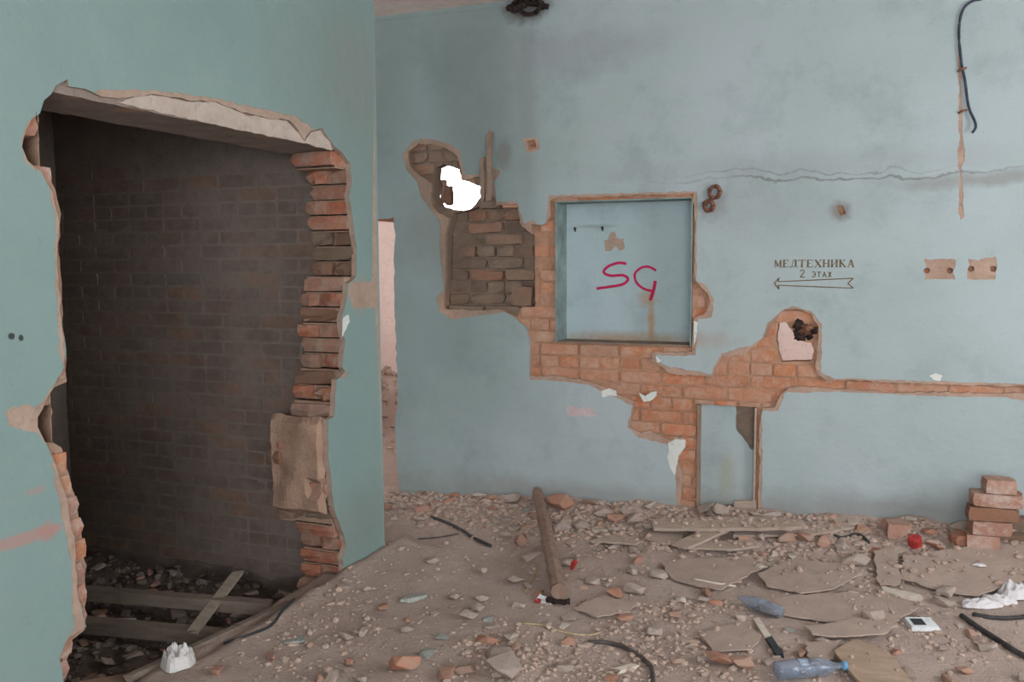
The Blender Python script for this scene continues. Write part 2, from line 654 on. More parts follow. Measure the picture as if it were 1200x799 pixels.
def lattice(u0, u1, v0, v1, seed=1, ch=.077, bl=.26, hd=3):
    """courses of bricks: (row, ua, ub, va, vb)"""
    rnd = random.Random(seed)
    out = []
    r = 0
    v = math.floor(v0 / ch) * ch
    while v < v1:
        header = (round(v / ch) % hd == 0)
        L = bl / 2 if header else bl
        off = (round(v / ch) % 2) * bl / 2 * (.5 if header else 1)
        u = math.floor(u0 / L) * L - off
        while u < u1:
            out.append((round(v / ch), u + .005, u + L - .005, v + .005, v + ch - .005))
            u += L
        v += ch
        r += 1
    return out


def tube(name, pts, rad, mat, parent=None, seg=8, loc=None, jit=0, smooth=True, ease=True):
    pts = [Vector(p) for p in pts]
    if ease and len(pts) > 2:
        q = []
        for i in range(len(pts) - 1):
            p0 = pts[max(0, i - 1)]
            p1, p2 = pts[i], pts[i + 1]
            p3 = pts[min(len(pts) - 1, i + 2)]
            for k in range(4):
                t = k / 4
                q.append(.5 * ((2 * p1) + (p2 - p0) * t + (2 * p0 - 5 * p1 + 4 * p2 - p3) * t * t + (3 * p1 - p0 - 3 * p2 + p3) * t ** 3))
        q.append(pts[-1])
        pts = q
    v, f = [], []
    rnd = random.Random(len(pts) * 7 + seg)
    for i, p in enumerate(pts):
        d = (pts[min(i + 1, len(pts) - 1)] - pts[max(i - 1, 0)]).normalized()
        a = d.cross(Vector((0, 0, 1)))
        if a.length < .1:
            a = d.cross(Vector((0, 1, 0)))
        a.normalize()
        b = a.cross(d)
        rr = rad[min(len(rad) - 1, int(i * len(rad) / len(pts)))] if isinstance(rad, (list, tuple)) else rad
        for k in range(seg):
            t = 2 * PI * k / seg
            q_ = rr * (1 + rnd.uniform(-jit, jit))
            v.append(p + a * math.cos(t) * q_ + b * math.sin(t) * q_)
    n = len(pts)
    for i in range(n - 1):
        for k in range(seg):
            f.append((i * seg + k, i * seg + (k + 1) % seg, (i + 1) * seg + (k + 1) % seg, (i + 1) * seg + k))
    f.append(tuple(range(seg))[::-1])
    f.append(tuple((n - 1) * seg + k for k in range(seg)))
    base = Vector(loc) if loc is not None else None
    if base is not None:
        v = [p - base for p in v]
    return pydata(name, v, f, mat, parent, smooth, base)


def ribbon(name, lines, frame, d0, d1, mat, parent=None):
    """flat painted strokes: lines of ((u,v)..., width)"""
    V, Fc = [], []
    for pts, w in lines:
        P = [Vector(p) for p in pts]
        b = len(V)
        for i, p in enumerate(P):
            d = (P[min(i + 1, len(P) - 1)] - P[max(0, i - 1)]).normalized()
            nn = Vector((-d.y, d.x)) * w / 2
            for q in (p + nn, p - nn):
                V.append(frame(q.x, q.y, d0))
            for q in (p + nn, p - nn):
                V.append(frame(q.x, q.y, d1))
        for i in range(len(P) - 1):
            o = b + i * 4
            Fc += [(o, o + 1, o + 5, o + 4), (o + 2, o + 6, o + 7, o + 3), (o, o + 4, o + 6, o + 2), (o + 1, o + 3, o + 7, o + 5)]
        Fc += [(b, b + 2, b + 3, b + 1), (len(V) - 4, len(V) - 3, len(V) - 1, len(V) - 2)]
    return pydata(name, V, Fc, mat, parent)


def rect(u0, v0, u1, v1):
    return [(u0, v0), (u1, v0), (u1, v1), (u0, v1)]


def pb(pts, y=YB):
    return [back(x, y_, y) for x, y_ in pts]


def pl(pts, x=XL):
    return [left(a, b, x) for a, b in pts]


CEIL = 3.2

# ================================================================ SETTING
# ---------------- floor
gx = np.arange(-6.6, 3.11, .035)
gy = np.arange(-2.3, 9.5, .035)
V = [(x, y, H(x, y)) for y in gy for x in gx]
nx = len(gx)
Fc = [(j * nx + i, j * nx + i + 1, (j + 1) * nx + i + 1, (j + 1) * nx + i) for j in range(len(gy) - 1) for i in range(nx - 1)]
floor = pydata('floor', V, Fc, M['dust'], smooth=True)
structure(floor, 'uneven floor buried under grey-brown dust and rubble', 'floor')

# ---------------- ceiling
ceiling = box('ceiling', (-6.6, YF - .2, CEIL), (XR + .3, YN + .2, CEIL + .15), M['ceiling'])
structure(ceiling, 'dirty off-white ceiling above the back wall', 'ceiling')

# ---------------- back wall
niche_p = [(649, 237), (811, 231), (809, 405), (653, 401)]
niche = pb(niche_p)
nu0, nu1 = (niche[0][0] + niche[3][0]) / 2, (niche[1][0] + niche[2][0]) / 2
nv0, nv1 = (niche[2][1] + niche[3][1]) / 2, (niche[0][1] + niche[1][1]) / 2
niche = rect(nu0, nv0, nu1, nv1)
# low shallow niche
low = pb([(818, 476), (886, 477), (885, 612), (814, 612)])
lu0, lu1 = (low[0][0] + low[3][0]) / 2, (low[1][0] + low[2][0]) / 2
lv0, lv1 = 0.0, (low[0][1] + low[1][1]) / 2
low = rect(lu0, lv0, lu1, lv1)

du1 = back(464, 400)[0]
dz = back(455, 256)[1]
door_poly = rough([(-4.0, -.4), (du1 + .0, -.4)] + [back(a, b) for a, b in ((467, 560), (462, 500), (466, 470), (464, 400), (461, 340), (463, 275), (461, 256))] + [(-4.0, dz)], .04, .008, 5)

hole_white = rough(pb([(508, 195), (516, 192), (527, 195), (535, 198), (539, 210), (549, 214), (560, 218), (562, 228), (555, 238), (548, 245), (538, 246), (526, 246), (512, 241), (507, 230)]), .015, .004, 3)
hole_pink = rough(pb([(911, 379), (920, 377), (925, 384), (932, 392), (938, 400), (950, 402), (953, 412), (950, 424), (930, 424), (915, 425), (911, 412), (909, 400)]), .015, .003, 4)

recess = pb([(560, 241), (607, 239), (609, 262), (624, 275), (625, 360), (560, 364), (520, 362), (522, 320), (522, 275), (528, 250), (546, 246)])
main_poly = pb([(623, 262), (632, 264), (640, 262), (645, 250), (644, 236), (652, 232), (812, 227), (815, 260), (813, 310), (815, 330), (826, 340), (832, 352), (828, 366), (814, 373), (812, 392), (811, 412),
                (764, 413), (764, 424), (776, 430), (785, 438), (820, 440), (836, 441), (840, 428), (846, 419), (872, 414), (884, 406), (898, 395), (903, 380), (910, 372), (920, 362), (935, 362), (950, 368), (959, 382), (958, 400), (955, 424), (958, 440), (968, 446), (1000, 446),
                (1060, 449), (1120, 451), (1206, 453), (1206, 462), (1120, 460), (1050, 460), (1000, 457), (960, 454), (925, 453), (914, 462), (908, 478), (893, 478), (889, 500), (890, 540), (887, 615), (800, 615), (797, 585), (800, 560), (793, 540), (805, 520), (800, 512),
                (790, 517), (775, 511), (762, 505), (750, 508), (739, 500), (740, 486), (744, 470), (722, 462), (700, 450), (680, 445), (655, 441), (622, 440), (622, 400), (618, 385), (598, 368), (585, 362), (624, 350)])
white_left = pb([(478, 178), (490, 168), (505, 170), (520, 172), (533, 180), (540, 195), (541, 212), (562, 207), (566, 222), (580, 232), (582, 243), (560, 250), (530, 256), (514, 250), (505, 240), (506, 215), (490, 205), (480, 195)])
slot_r = []
BRK = [rough(main_poly, .02, .006, 11), rough(white_left, .02, .006, 12), rough(recess, .025, .004, 13),
       rough(pb([(617, 165), (626, 164), (629, 173), (620, 176)]), .01, .003, 14),
       rough(pb([(980, 242), (988, 241), (991, 250), (984, 253)]), .01, .003, 15)]
for x, y in ((1086, 317), (1113, 317), (1138, 315), (1164, 315)):
    u, v = back(x, y)
    BRK.append([(u + .016 * math.cos(t * PI / 5), v + .016 * math.sin(t * PI / 5)) for t in range(10)])
# bare patches where only the paint is gone
BARE = BRK + [rough(p, .015, .005, 30 + i) for i, p in enumerate([
    pb([(472, 180), (484, 166), (500, 162), (525, 168), (538, 176), (545, 205), (563, 204), (565, 185), (570, 183), (570, 160), (573, 152), (578, 154), (577, 196), (586, 200), (584, 208), (579, 212), (582, 236), (606, 236), (614, 262), (626, 258), (630, 270), (640, 300), (632, 380), (604, 372), (592, 366), (530, 374), (515, 366), (512, 348), (520, 340), (515, 290), (516, 260), (505, 246), (496, 235), (488, 212), (476, 198)]),
    pb([(598, 364), (622, 380), (620, 445), (650, 446), (690, 451), (741, 475), (735, 500), (748, 513), (790, 522), (796, 528), (790, 545), (794, 612), (893, 612), (893, 482), (912, 481), (920, 460), (970, 459), (1100, 464), (1206, 466), (1206, 450), (1100, 447), (975, 443), (962, 436), (963, 380), (950, 364), (930, 358), (914, 366), (898, 380), (894, 396), (880, 404), (846, 414), (836, 430), (834, 438), (778, 428), (768, 420), (768, 416), (815, 416), (818, 374), (834, 372), (837, 350), (826, 334), (816, 328), (817, 224), (643, 229), (640, 262)]),
    pb([(1083, 303), (1092, 304), (1110, 303), (1119, 304), (1117, 318), (1119, 328), (1104, 327), (1083, 328), (1085, 314)]),
    pb([(1135, 303), (1146, 305), (1167, 300), (1168, 312), (1166, 327), (1150, 328), (1134, 327)]),
    pb([(1123, 60), (1126, 60), (1128, 160), (1131, 176), (1131, 188), (1126, 196), (1129, 240), (1131, 254), (1125, 258), (1123, 245), (1125, 200), (1122, 185), (1124, 170)]),
    pb([(612, 162), (630, 161), (633, 175), (618, 180)]),
    pb([(1175, 455), (1206, 450), (1206, 470), (1180, 466)]),
])]
THRU = [door_poly, hole_white, hole_pink, niche, low]
X0, X1 = -6.5, XR
outer = rect(X0, -.35, X1, CEIL + .02)
REC = rough(recess, .025, .003, 13)
rear_holes = [pb(p_, YB + k_) for p_ in ([(508, 186), (530, 190), (545, 208), (562, 212), (566, 235), (550, 248), (510, 246), (505, 228)], [(907, 376), (925, 376), (955, 392), (957, 420), (950, 428), (908, 428)]) for k_ in (.12, .2, .28, TB + .02)]
wall_back = sheet('wall_back', frame_back, outer, THRU + [REC], .035, .12, M['mortar_orange'], grid=.15, w=False)
structure(wall_back, 'blue-green back wall with knocked-through holes and bare brick')
sheet('rear_brickwork', frame_back, outer, [door_poly, niche, low, REC, hole_white, hole_pink] + rear_holes, .12, TB, M['mortar_orange'], wall_back, grid=.15, w=False)
door_in = [door_poly, hole_white, hole_pink, niche, low]
sheet('plaster', frame_back, outer, BRK + THRU, .0022, .030, M['plaster_back'], wall_back, grid=.07)
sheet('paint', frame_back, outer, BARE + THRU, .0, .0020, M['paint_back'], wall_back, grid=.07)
# other side of the wall
sheet('far_plaster', frame_back, outer, [door_poly, hole_white, hole_pink] + rear_holes, TB, TB + .02, M['pink_wall'], wall_back, grid=0, w=False)

# bricks laid bare
rnd = random.Random(4)
S3 = random.Random(77)


def samples(a, b, c, d):
    return np.array([(a + (b - a) * i, c + (d - c) * j) for i in (.02, .25, .5, .75, .98) for j in (.1, .5, .9)])


def clear_of(box4, rects):
    """cut a brick back where a straight-edged niche starts"""
    a, b, c, d = box4
    for (p, q, r_, s) in rects:
        if a < q and b > p and c < s and d > r_:
            opts = []
            if p - a > .02: opts.append((a, p - .003, c, d))
            if b - q > .02: opts.append((q + .003, b, c, d))
            if s - d < 0 and d - s > .02: opts.append((a, b, s + .003, d))
            if r_ - c > .02: opts.append((a, b, c, r_ - .003))
            if not opts:
                return None
            a, b, c, d = max(opts, key=lambda o: (o[1] - o[0]) * (o[3] - o[2]))
    return (a, b, c, d)


rects = [(nu0, nu1, nv0, nv1), (lu0, lu1, lv0, lv1)]
count = 0
for (row, a, b, c, d) in lattice(-3.1, .9, .1, 2.4, 3):
    s = samples(a, b, c, d)
    hit = np.zeros(len(s), bool)
    for p in BRK:
        hit |= inpoly(s, p)
    through = inpoly(s, hole_white) | inpoly(s, hole_pink) | inpoly(s, door_poly)
    inrec = inpoly(s, recess)
    if not hit.any():
        continue
    if through.any():
        uu = np.linspace(a, b, 24)
        bad = np.zeros(24, bool)
        for hp in (hole_white, hole_pink, door_poly):
            for vv in (c + .004, (c + d) / 2, d - .004):
                bad |= inpoly(np.array([(u, vv) for u in uu]), hp)
        runs, cur = [], []
        for u_, b_ in zip(uu, bad):
            if b_:
                runs.append(cur)
                cur = []
            else:
                cur.append(u_)
        runs.append(cur)
        best = max(runs, key=len)
        if len(best) < 4:
            continue
        a, b = best[0], best[-1]
    if inrec.sum() >= 6:
        continue
    cc = clear_of((a, b, c, d), rects)
    if not cc:
        continue
    a, b, c, d = cc
    dep = .09
    pr = rnd.uniform(.018, .030)
    # no brick may run into the recess
    if inrec.any():
        ok = [u for u in np.linspace(a, b, 20) if not inpoly(np.array([(u, (c + d) / 2)]), recess)[0]]
        if len(ok) < 4:
            continue
        a, b = min(ok), max(ok)
    k = 'brick' if (a + b) / 2 > -2.1 else 'brick_dusty'
    put_brick(k, ((a + b) / 2, YB + pr + dep / 2, (c + d) / 2), (b - a, dep, d - c), wall_back, 0, .008, rnd=rnd)
    count += 1
# deep recess: dusty bricks set back, with a mortar bed behind them
sheet('mortar_bed', frame_back, [(u, v) for u, v in recess], [], .108, .2, M['plaster_brown'], wall_back, grid=.04, w=False, rf=.01)
for (row, a, b, c, d) in lattice(-2.7, -2.0, 1.3, 2.0, 5):
    s = samples(a, b, c, d)
    i = inpoly(s, recess)
    if i.sum() < 7:
        continue
    uu = [u for u in np.linspace(a, b, 24) if inpoly(np.array([(u, (c + d) / 2)]), recess)[0]]
    a, b = min(uu), max(uu)
    dep = .07
    pr = rnd.choice([.075, .085, .097, .10, .055])
    put_brick('brick_dusty', ((a + b) / 2, YB + pr + dep / 2, (c + d) / 2), (b - a, dep, d - c), wall_back, 0, .045, rnd=rnd)
# loose block in the recess, bottom right
u, v = back(609, 360)
put_brick('brick_dusty', (u, YB + .07, v + .065), (.14, .10, .13), wall_back, 0, .05, name='block', rnd=rnd)

# niche lining
ND = .205
box('niche_back', (nu0 - .01, YB + ND, nv0 - .02), (nu1 + .01, YB + ND + .02, nv1 + .02), M['paint_niche'], wall_back)
box('niche_side', (nu0 - .004, YB + .006, nv0), (nu0 + .004, YB + ND, nv1), M['paint_reveal'], wall_back)
box('niche_side', (nu1 - .004, YB + .006, nv0), (nu1 + .004, YB + ND, nv1), M['paint_reveal'], wall_back)
box('niche_top', (nu0, YB + .006, nv1 - .004), (nu1, YB + ND, nv1 + .004), M['paint_reveal'], wall_back)
box('niche_sill', (nu0, YB + .010, nv0 - .004), (nu1, YB + ND, nv0 + .004), M['plaster_brown'], wall_back)
u, v = back(720, 284, YB + ND)
NP = rough([back(a, b, YB + ND) for a, b in ((709, 290), (708, 282), (713, 280), (716, 272), (721, 271), (723, 279), (731, 280), (732, 291), (726, 294), (722, 288), (716, 294), (710, 294))], .012, .003, 60)
sheet('bare_patch', frame_back, NP, [], ND - .002, ND + .004, M['plaster'], wall_back, grid=0, w=False)
# shallow low niche
sheet('low_panel', frame_back, low, [rough(pb([(861, 476), (887, 476), (887, 520), (880, 530), (868, 512), (861, 505)]), .02, .004, 61)], .045, .06, M['paint_back'], wall_back, grid=.06, w=False)
sheet('low_panel_bed', frame_back, low, [], .085, .12, M['plaster_brown'], wall_back, grid=.05, w=False, rf=.012)
box('batten', (lu0, YB + .01, .1), (lu0 + .018, YB + .045, lv1), M['post'], wall_back)
box('batten', (lu1 - .012, YB + .008, .1), (lu1, YB + .045, lv1), M['plank'], wall_back)

sheet('board_remnant', frame_back, rough(pb([(860, 588), (886, 587), (886, 616), (860, 616)]), .02, .003, 64), [], .012, .042, M['plank'], wall_back, grid=0, w=False)
# leftovers of white skim and pink primer
for i, (poly, mat) in enumerate([
    ([(749, 461), (756, 464), (763, 459), (770, 458), (769, 464), (762, 470), (754, 471)], 'putty'),
    ([(783, 519), (792, 514), (803, 515), (803, 524), (796, 533), (793, 545), (791, 558), (785, 548), (782, 536), (784, 528)], 'putty'),
    ([(664, 477), (672, 475), (680, 479), (684, 477), (697, 480), (699, 487), (690, 489), (682, 486), (672, 488), (665, 486)], 'pink_putty'),
    ([(705, 458), (714, 455), (722, 458), (723, 464), (714, 463), (706, 466)], 'putty'),
    ([(1089, 440), (1096, 437), (1104, 440), (1102, 446), (1094, 445)], 'putty'),
    ([(769, 417), (775, 423), (770, 425)], 'putty'),
    ([(813, 376), (818, 378), (815, 400), (813, 404)], 'putty'),
]):
    sheet('skim_patch', frame_back, rough(pb(poly), .01, .002, 70 + i), [], -.0015, .012 if i in (0, 1) else .0019, M[mat], wall_back, grid=0)
# stone and rusty block that hangs over the small hole
# groove chased into the plaster beside the white hole
for poly in ([(571, 158), (577, 156), (577, 235), (571, 235)], [(563, 186), (568, 184), (568, 236), (563, 236)]):
    sheet('groove_edge', frame_back, rough(pb(poly), .015, .005, 90), [], -.010, .006, M['plaster_brown'], wall_back, grid=.02, rf=.008)

# ---------------- left wall with its broken doorway
ZL = 2.145
jr = [(357, 168), (385, 172), (402, 180), (411, 192), (412, 215), (410, 230), (414, 262), (418, 290), (418, 325), (408, 332), (407, 345), (400, 375), (404, 400), (402, 430), (405, 436), (395, 445), (392, 488), (385, 492), (385, 530), (389, 570), (393, 600), (401, 620), (406, 640), (402, 655), (403, 675), (399, 700), (398, 760)]
jl = [(72, 830), (75, 799), (70, 772), (82, 748), (102, 735), (92, 700), (88, 640), (80, 590), (70, 560), (60, 532), (52, 515), (44, 500), (50, 478), (62, 455), (76, 425), (75, 400), (70, 350), (68, 300), (70, 260), (62, 225), (50, 203), (34, 188), (27, 172), (32, 150), (46, 132), (52, 118), (66, 100), (79, 93)]
top_plaster = [(81, 101), (100, 105), (120, 112), (140, 116), (160, 112), (180, 110), (205, 114), (230, 118), (255, 119), (270, 127), (290, 133), (315, 139), (340, 140), (350, 152), (357, 164), (365, 153), (378, 150), (388, 163), (392, 172)]
open_plaster = rough(pl(jl + top_plaster + jr[2:]), .03, .006, 21)
# the brickwork itself ends further in on the left side and on the right
bl_ = [(82, 830), (84, 799), (86, 775), (92, 752), (106, 740), (108, 700), (106, 640), (98, 600), (92, 570), (86, 545), (80, 524), (60, 518), (50, 498), (52, 478), (66, 458), (86, 448), (86, 420), (80, 380), (79, 330), (77, 290), (77, 250), (74, 222), (66, 206), (42, 196), (34, 184), (34, 160), (50, 150), (52, 128)]
core_l = pl(bl_)
core_open = core_l + [(core_l[-1][0], ZL), (left(405, 180)[0], ZL), (left(405, 180)[0], -.5)]
core_open = rough(core_open[:-3], .03, .008, 23) + core_open[-3:]
outerL = rect(YF, -.45, YE - .02, CEIL + .02)
outerLp = rect(YF, -.45, YE, CEIL + .02)
# the right jamb core is left out between the paint edge and the closet wall: bricks fill it
jy = left(418, 300)[0]
core_open2 = core_open[:-2] + [(YE - .10, ZL), (YE - .10, -.5)]
wall_left = sheet('wall_left', frame_left, outerL, [core_open2], .030, TL, M['mortar'], grid=.15, w=False)
structure(wall_left, 'green left wall with a ragged doorway broken through it')
bare_l = [open_plaster] + [rough(pl(p), .02, .006, 40 + i) for i, p in enumerate([
    [(6, 484), (14, 476), (28, 473), (40, 478), (50, 470), (66, 448), (80, 440), (80, 505), (52, 518), (44, 508), (28, 504), (12, 498)],
    [(411, 330), (440, 331), (441, 361), (413, 360), (408, 345)],
    [(60, 545), (76, 520), (90, 600), (94, 700), (102, 742), (75, 758), (86, 735), (84, 660), (70, 590)],
    [(58, 215), (70, 215), (76, 300), (76, 430), (70, 420), (67, 350), (64, 300), (66, 262)],
    [(400, 440), (412, 434), (404, 446)],
    [(24, 165), (30, 146), (44, 130), (44, 200), (30, 190)],
    [(120, 104), (180, 106), (250, 114), (345, 136), (392, 165), (350, 172), (100, 120)],
])]
sheet('plaster', frame_left, outerLp, [open_plaster], .0022, .030, M['plaster'], wall_left, grid=.07)
sheet('paint', frame_left, outerLp, bare_l, 0, .002, M['paint_left'], wall_left, grid=.07)
sheet('skim_patch', frame_left, rough(pl([(402, 372), (408, 368), (410, 376), (404, 388), (401, 395)]), .01, .003, 50), [], -.0012, .0018, M['putty'], wall_left, grid=0)
# end face of the wall, plastered and painted
box('end_plaster', (XL - TL, YE - .02, -.45), (XL - .03, YE, CEIL), M['paint_left'], wall_left)
# lintel
ya, yb_ = left(52, 128)[0] - .12, YE - .05
lint = pydata('lintel', [], [], M['concrete'])
bpy.data.objects.remove(lint)
NL = 60
V, Fc = [], []
for i in range(NL + 1):
    y = ya + (yb_ - ya) * i / NL
    o = .006 * nz(y, 0, 5, 3) + .003 * nz(y, 0, 22, 3)
    for (x, z) in ((XL - .016, ZL + o), (XL - .026 + .004 * nz(y, 2, 20), ZL + .20), (XL - TL, ZL + .20), (XL - TL - .005 * nz(y, 4, 14), ZL - .008 + o), (XL - TL * .5, ZL + o * .5 - .002)):
        V.append((x, y, z))
for i in range(NL):
    for k in range(5):
        Fc.append((i * 5 + k, i * 5 + (k + 1) % 5, i * 5 + 5 + (k + 1) % 5, i * 5 + 5 + k))
Fc += [(4, 3, 2, 1, 0), tuple(NL * 5 + k for k in range(5))]
pydata('lintel', V, Fc, M['concrete'], wall_left)
# whitish render left on the lintel's face
LP = rough(pl([(140, 120), (160, 113), (180, 111), (230, 119), (258, 120), (290, 134), (338, 141), (352, 156), (360, 166), (366, 155), (378, 152), (388, 166), (392, 176), (355, 167), (250, 145)]), .02, .004, 52)
sheet('skim_patch', frame_left, LP, [], .010, .018, M['render'], wall_left, grid=.05, rf=.004)

# right jamb: each course ends where the photograph ends it
def interp(tab, y):
    for (x0, y0), (x1, y1) in zip(tab, tab[1:]):
        if y0 <= y <= y1:
            return x0 + (x1 - x0) * (y - y0) / max(1e-6, y1 - y0)
    return tab[0][0] if y < tab[0][1] else tab[-1][0]


rnd = random.Random(9)
ch = .0775
z = ZL - .004
row = 0
while z > -.12:
    z0 = z - ch
    zc = (z + z0) / 2
    # the row's place in the picture at the jamb
    p = cam.matrix_world.inverted() @ Vector((XL, 3.8, zc))
    py = 399.5 + F * (p.y / p.z)
    yy = left(interp(jr, py) - 1, py)[0]
    block = 487 < py < 608
    face = yy + .006 + (0 if block else rnd.uniform(-.01, .03))
    if py < 186:
        face -= .09
    far = YE - .03
    if block:
        face -= .01
    xin = XL - .024
    kinds = row % 2
    k = 'brick_dusty' if (block and row % 3) or rnd.random() < .18 else 'brick_red'
    if block:
        segs = [(xin, xin - .17), (xin - .178, xin - .33)]
    elif kinds == 0:
        segs = [(xin, xin - .25)]
    else:
        segs = [(xin, xin - .12), (xin - .13, xin - .25)]
    for (xa, xb) in segs:
        f2 = face + rnd.uniform(-.014, .022)
        put_brick(k, ((xa + xb) / 2, (f2 + far) / 2, zc), (abs(xa - xb), far - f2, ch - .010), wall_left, 0, .02, rnd=rnd)
    box('mortar_joint', (xin - (.32 if block else .235), face + .030, z0), (xin - .014, far, z), M['mortar'], wall_left)
    box('mortar_joint', (xin - .235, face + .03, z0 - .006), (xin - .012, far, z0 + .006), M['mortar'], wall_left)
    z = z0
    row += 1
# lump of mortar stuck over the block
blk = pydata('block_mortar', [], [], M['mortar'])
bpy.data.objects.remove(blk)
yb0 = left(386, 540)[0]
for (zz0, zz1, oo) in ((left(386, 606)[1], left(386, 490)[1], -.020),):
    bm = bmesh.new()
    bmesh.ops.create_grid(bm, x_segments=10, y_segments=6, size=.5)
    V, Fc = [], []
    nu_, nv_ = 16, 18
    for j in range(nv_ + 1):
        for i in range(nu_ + 1):
            x = XL - .03 - .315 * i / nu_
            zz = zz0 + (zz1 - zz0) * j / nv_
            e = min(i, nu_ - i, j, nv_ - j)
            V.append((x, yb0 + oo - (.008 if e > 0 else -.03) + .020 * nz(x, zz, 9, 5) + (.035 if (x - XL > -.12 and zz0 + .10 < zz < zz0 + .165) else 0), zz + .01 * nz(x, zz, 20, 2)))
    for j in range(nv_):
        for i in range(nu_):
            a = j * (nu_ + 1) + i
            Fc.append((a, a + nu_ + 1, a + nu_ + 2, a + 1))
    bm.free()
    pydata('mortar_smear', V, Fc, M['mortar'], wall_left)
# left jamb: faces of broken bricks beside the plaster edge
z = ZL
row = 0
while z > -.12:
    z0 = z - ch
    zc = (z + z0) / 2
    p = cam.matrix_world.inverted() @ Vector((XL, 2.13, zc))
    py = 399.5 + F * (p.y / p.z)
    tabl = sorted(((a, b) for a, b in bl_), key=lambda t: t[1])
    edge = left(interp(tabl, py), py)[0]
    L = .12 if row % 2 else .2
    e = edge + rnd.uniform(-.012, .006)
    put_brick('brick_loose' if rnd.random() < .6 else 'brick', (XL - .020 - .06, e - L / 2, zc), (.12, L, ch - .010), wall_left, 0, .012, rnd=rnd)
    put_brick('brick_dusty', (XL - .15 - .06, e - L / 2 - rnd.uniform(0, .02), zc), (.12, L, ch - .010), wall_left, 0, .012, rnd=rnd)
    z = z0
    row += 1

# ---------------- closet behind the doorway
XC = -4.6
wall_closet = box('wall_closet', (XC, YC + .009, -.45), (XL - .03 - .0, YE - .021, CEIL), M['mortar_dark'])
structure(wall_closet, 'soot-dark brick wall of the small room behind the broken doorway')
rnd = random.Random(12)
n = 0
for (row, a, b, c, d) in lattice(XC, XL - TL + .13, -.16, 2.42, 7, hd=6):
    a = max(a, XC)
    b = min(b, XL - TL + .10)
    if b - a < .03 or n >= 298:
        continue
    put_brick('brick_dark', ((a + b) / 2, YC + rnd.uniform(.002, .0075) + .03, (c + d) / 2), (b - a, .06, d - c), wall_closet, 0, .006, rnd=rnd)
    n += 1
wall_closet_side = box('wall_closet_left', (XC - .12, 1.0, -.45), (XC, YC + .014, CEIL), M['mortar_dark'])
structure(wall_closet_side, 'dark side wall of the small room behind the broken doorway')
wc = box('wall_closet_front', (XC, .9, -.45), (XL - TL, 1.02, CEIL), M['mortar_dark'])
structure(wc, 'near wall of the small dark room')
wc = box('wall_corridor', (XC - .12, YC + .014, -.45), (XC, YE, CEIL), M['mortar_dark'])
structure(wc, 'stub of wall behind the small dark room')

# ---------------- rest of the shell (right wall, wall behind the camera, next room)
def shell(name, axis, pos, thick, u0, u1, win, mat, label):
    fr = (lambda u, v, d: (pos + d, u, v)) if axis == 'x' else (lambda u, v, d: (u, pos + d, v))
    o = sheet(name, fr, rect(u0, -.45, u1, CEIL + .02), [rect(win[0], win[2], win[1], win[3])] if win else [], 0, thick, mat, grid=0, w=False)
    structure(o, label)


shell('wall_right', 'x', XR, .3, YF, YB + TB, WIN_R, M['paint_left'], 'green wall with an empty window opening right of the camera')
shell('wall_front', 'y', YF, -.3, XL - TL, XR, WIN_F, M['paint_left'], 'green wall with an empty window opening behind the camera')
shell('wall_next_far', 'y', YN, .3, -6.5, 2.0, WIN_N, M['pink_wall'], 'pale pink far wall of the next room')
shell('wall_next_right', 'x', 2.0, .3, YB + TB, YN, ADDED_WIN_NR, M['pink_wall'], 'pale pink right wall of the next room')
shell('wall_next_left', 'x', -6.5, -.3, YE - .2, YN, ADDED_WIN_NS, M['pink_wall'], 'pale pink left wall of the next room')

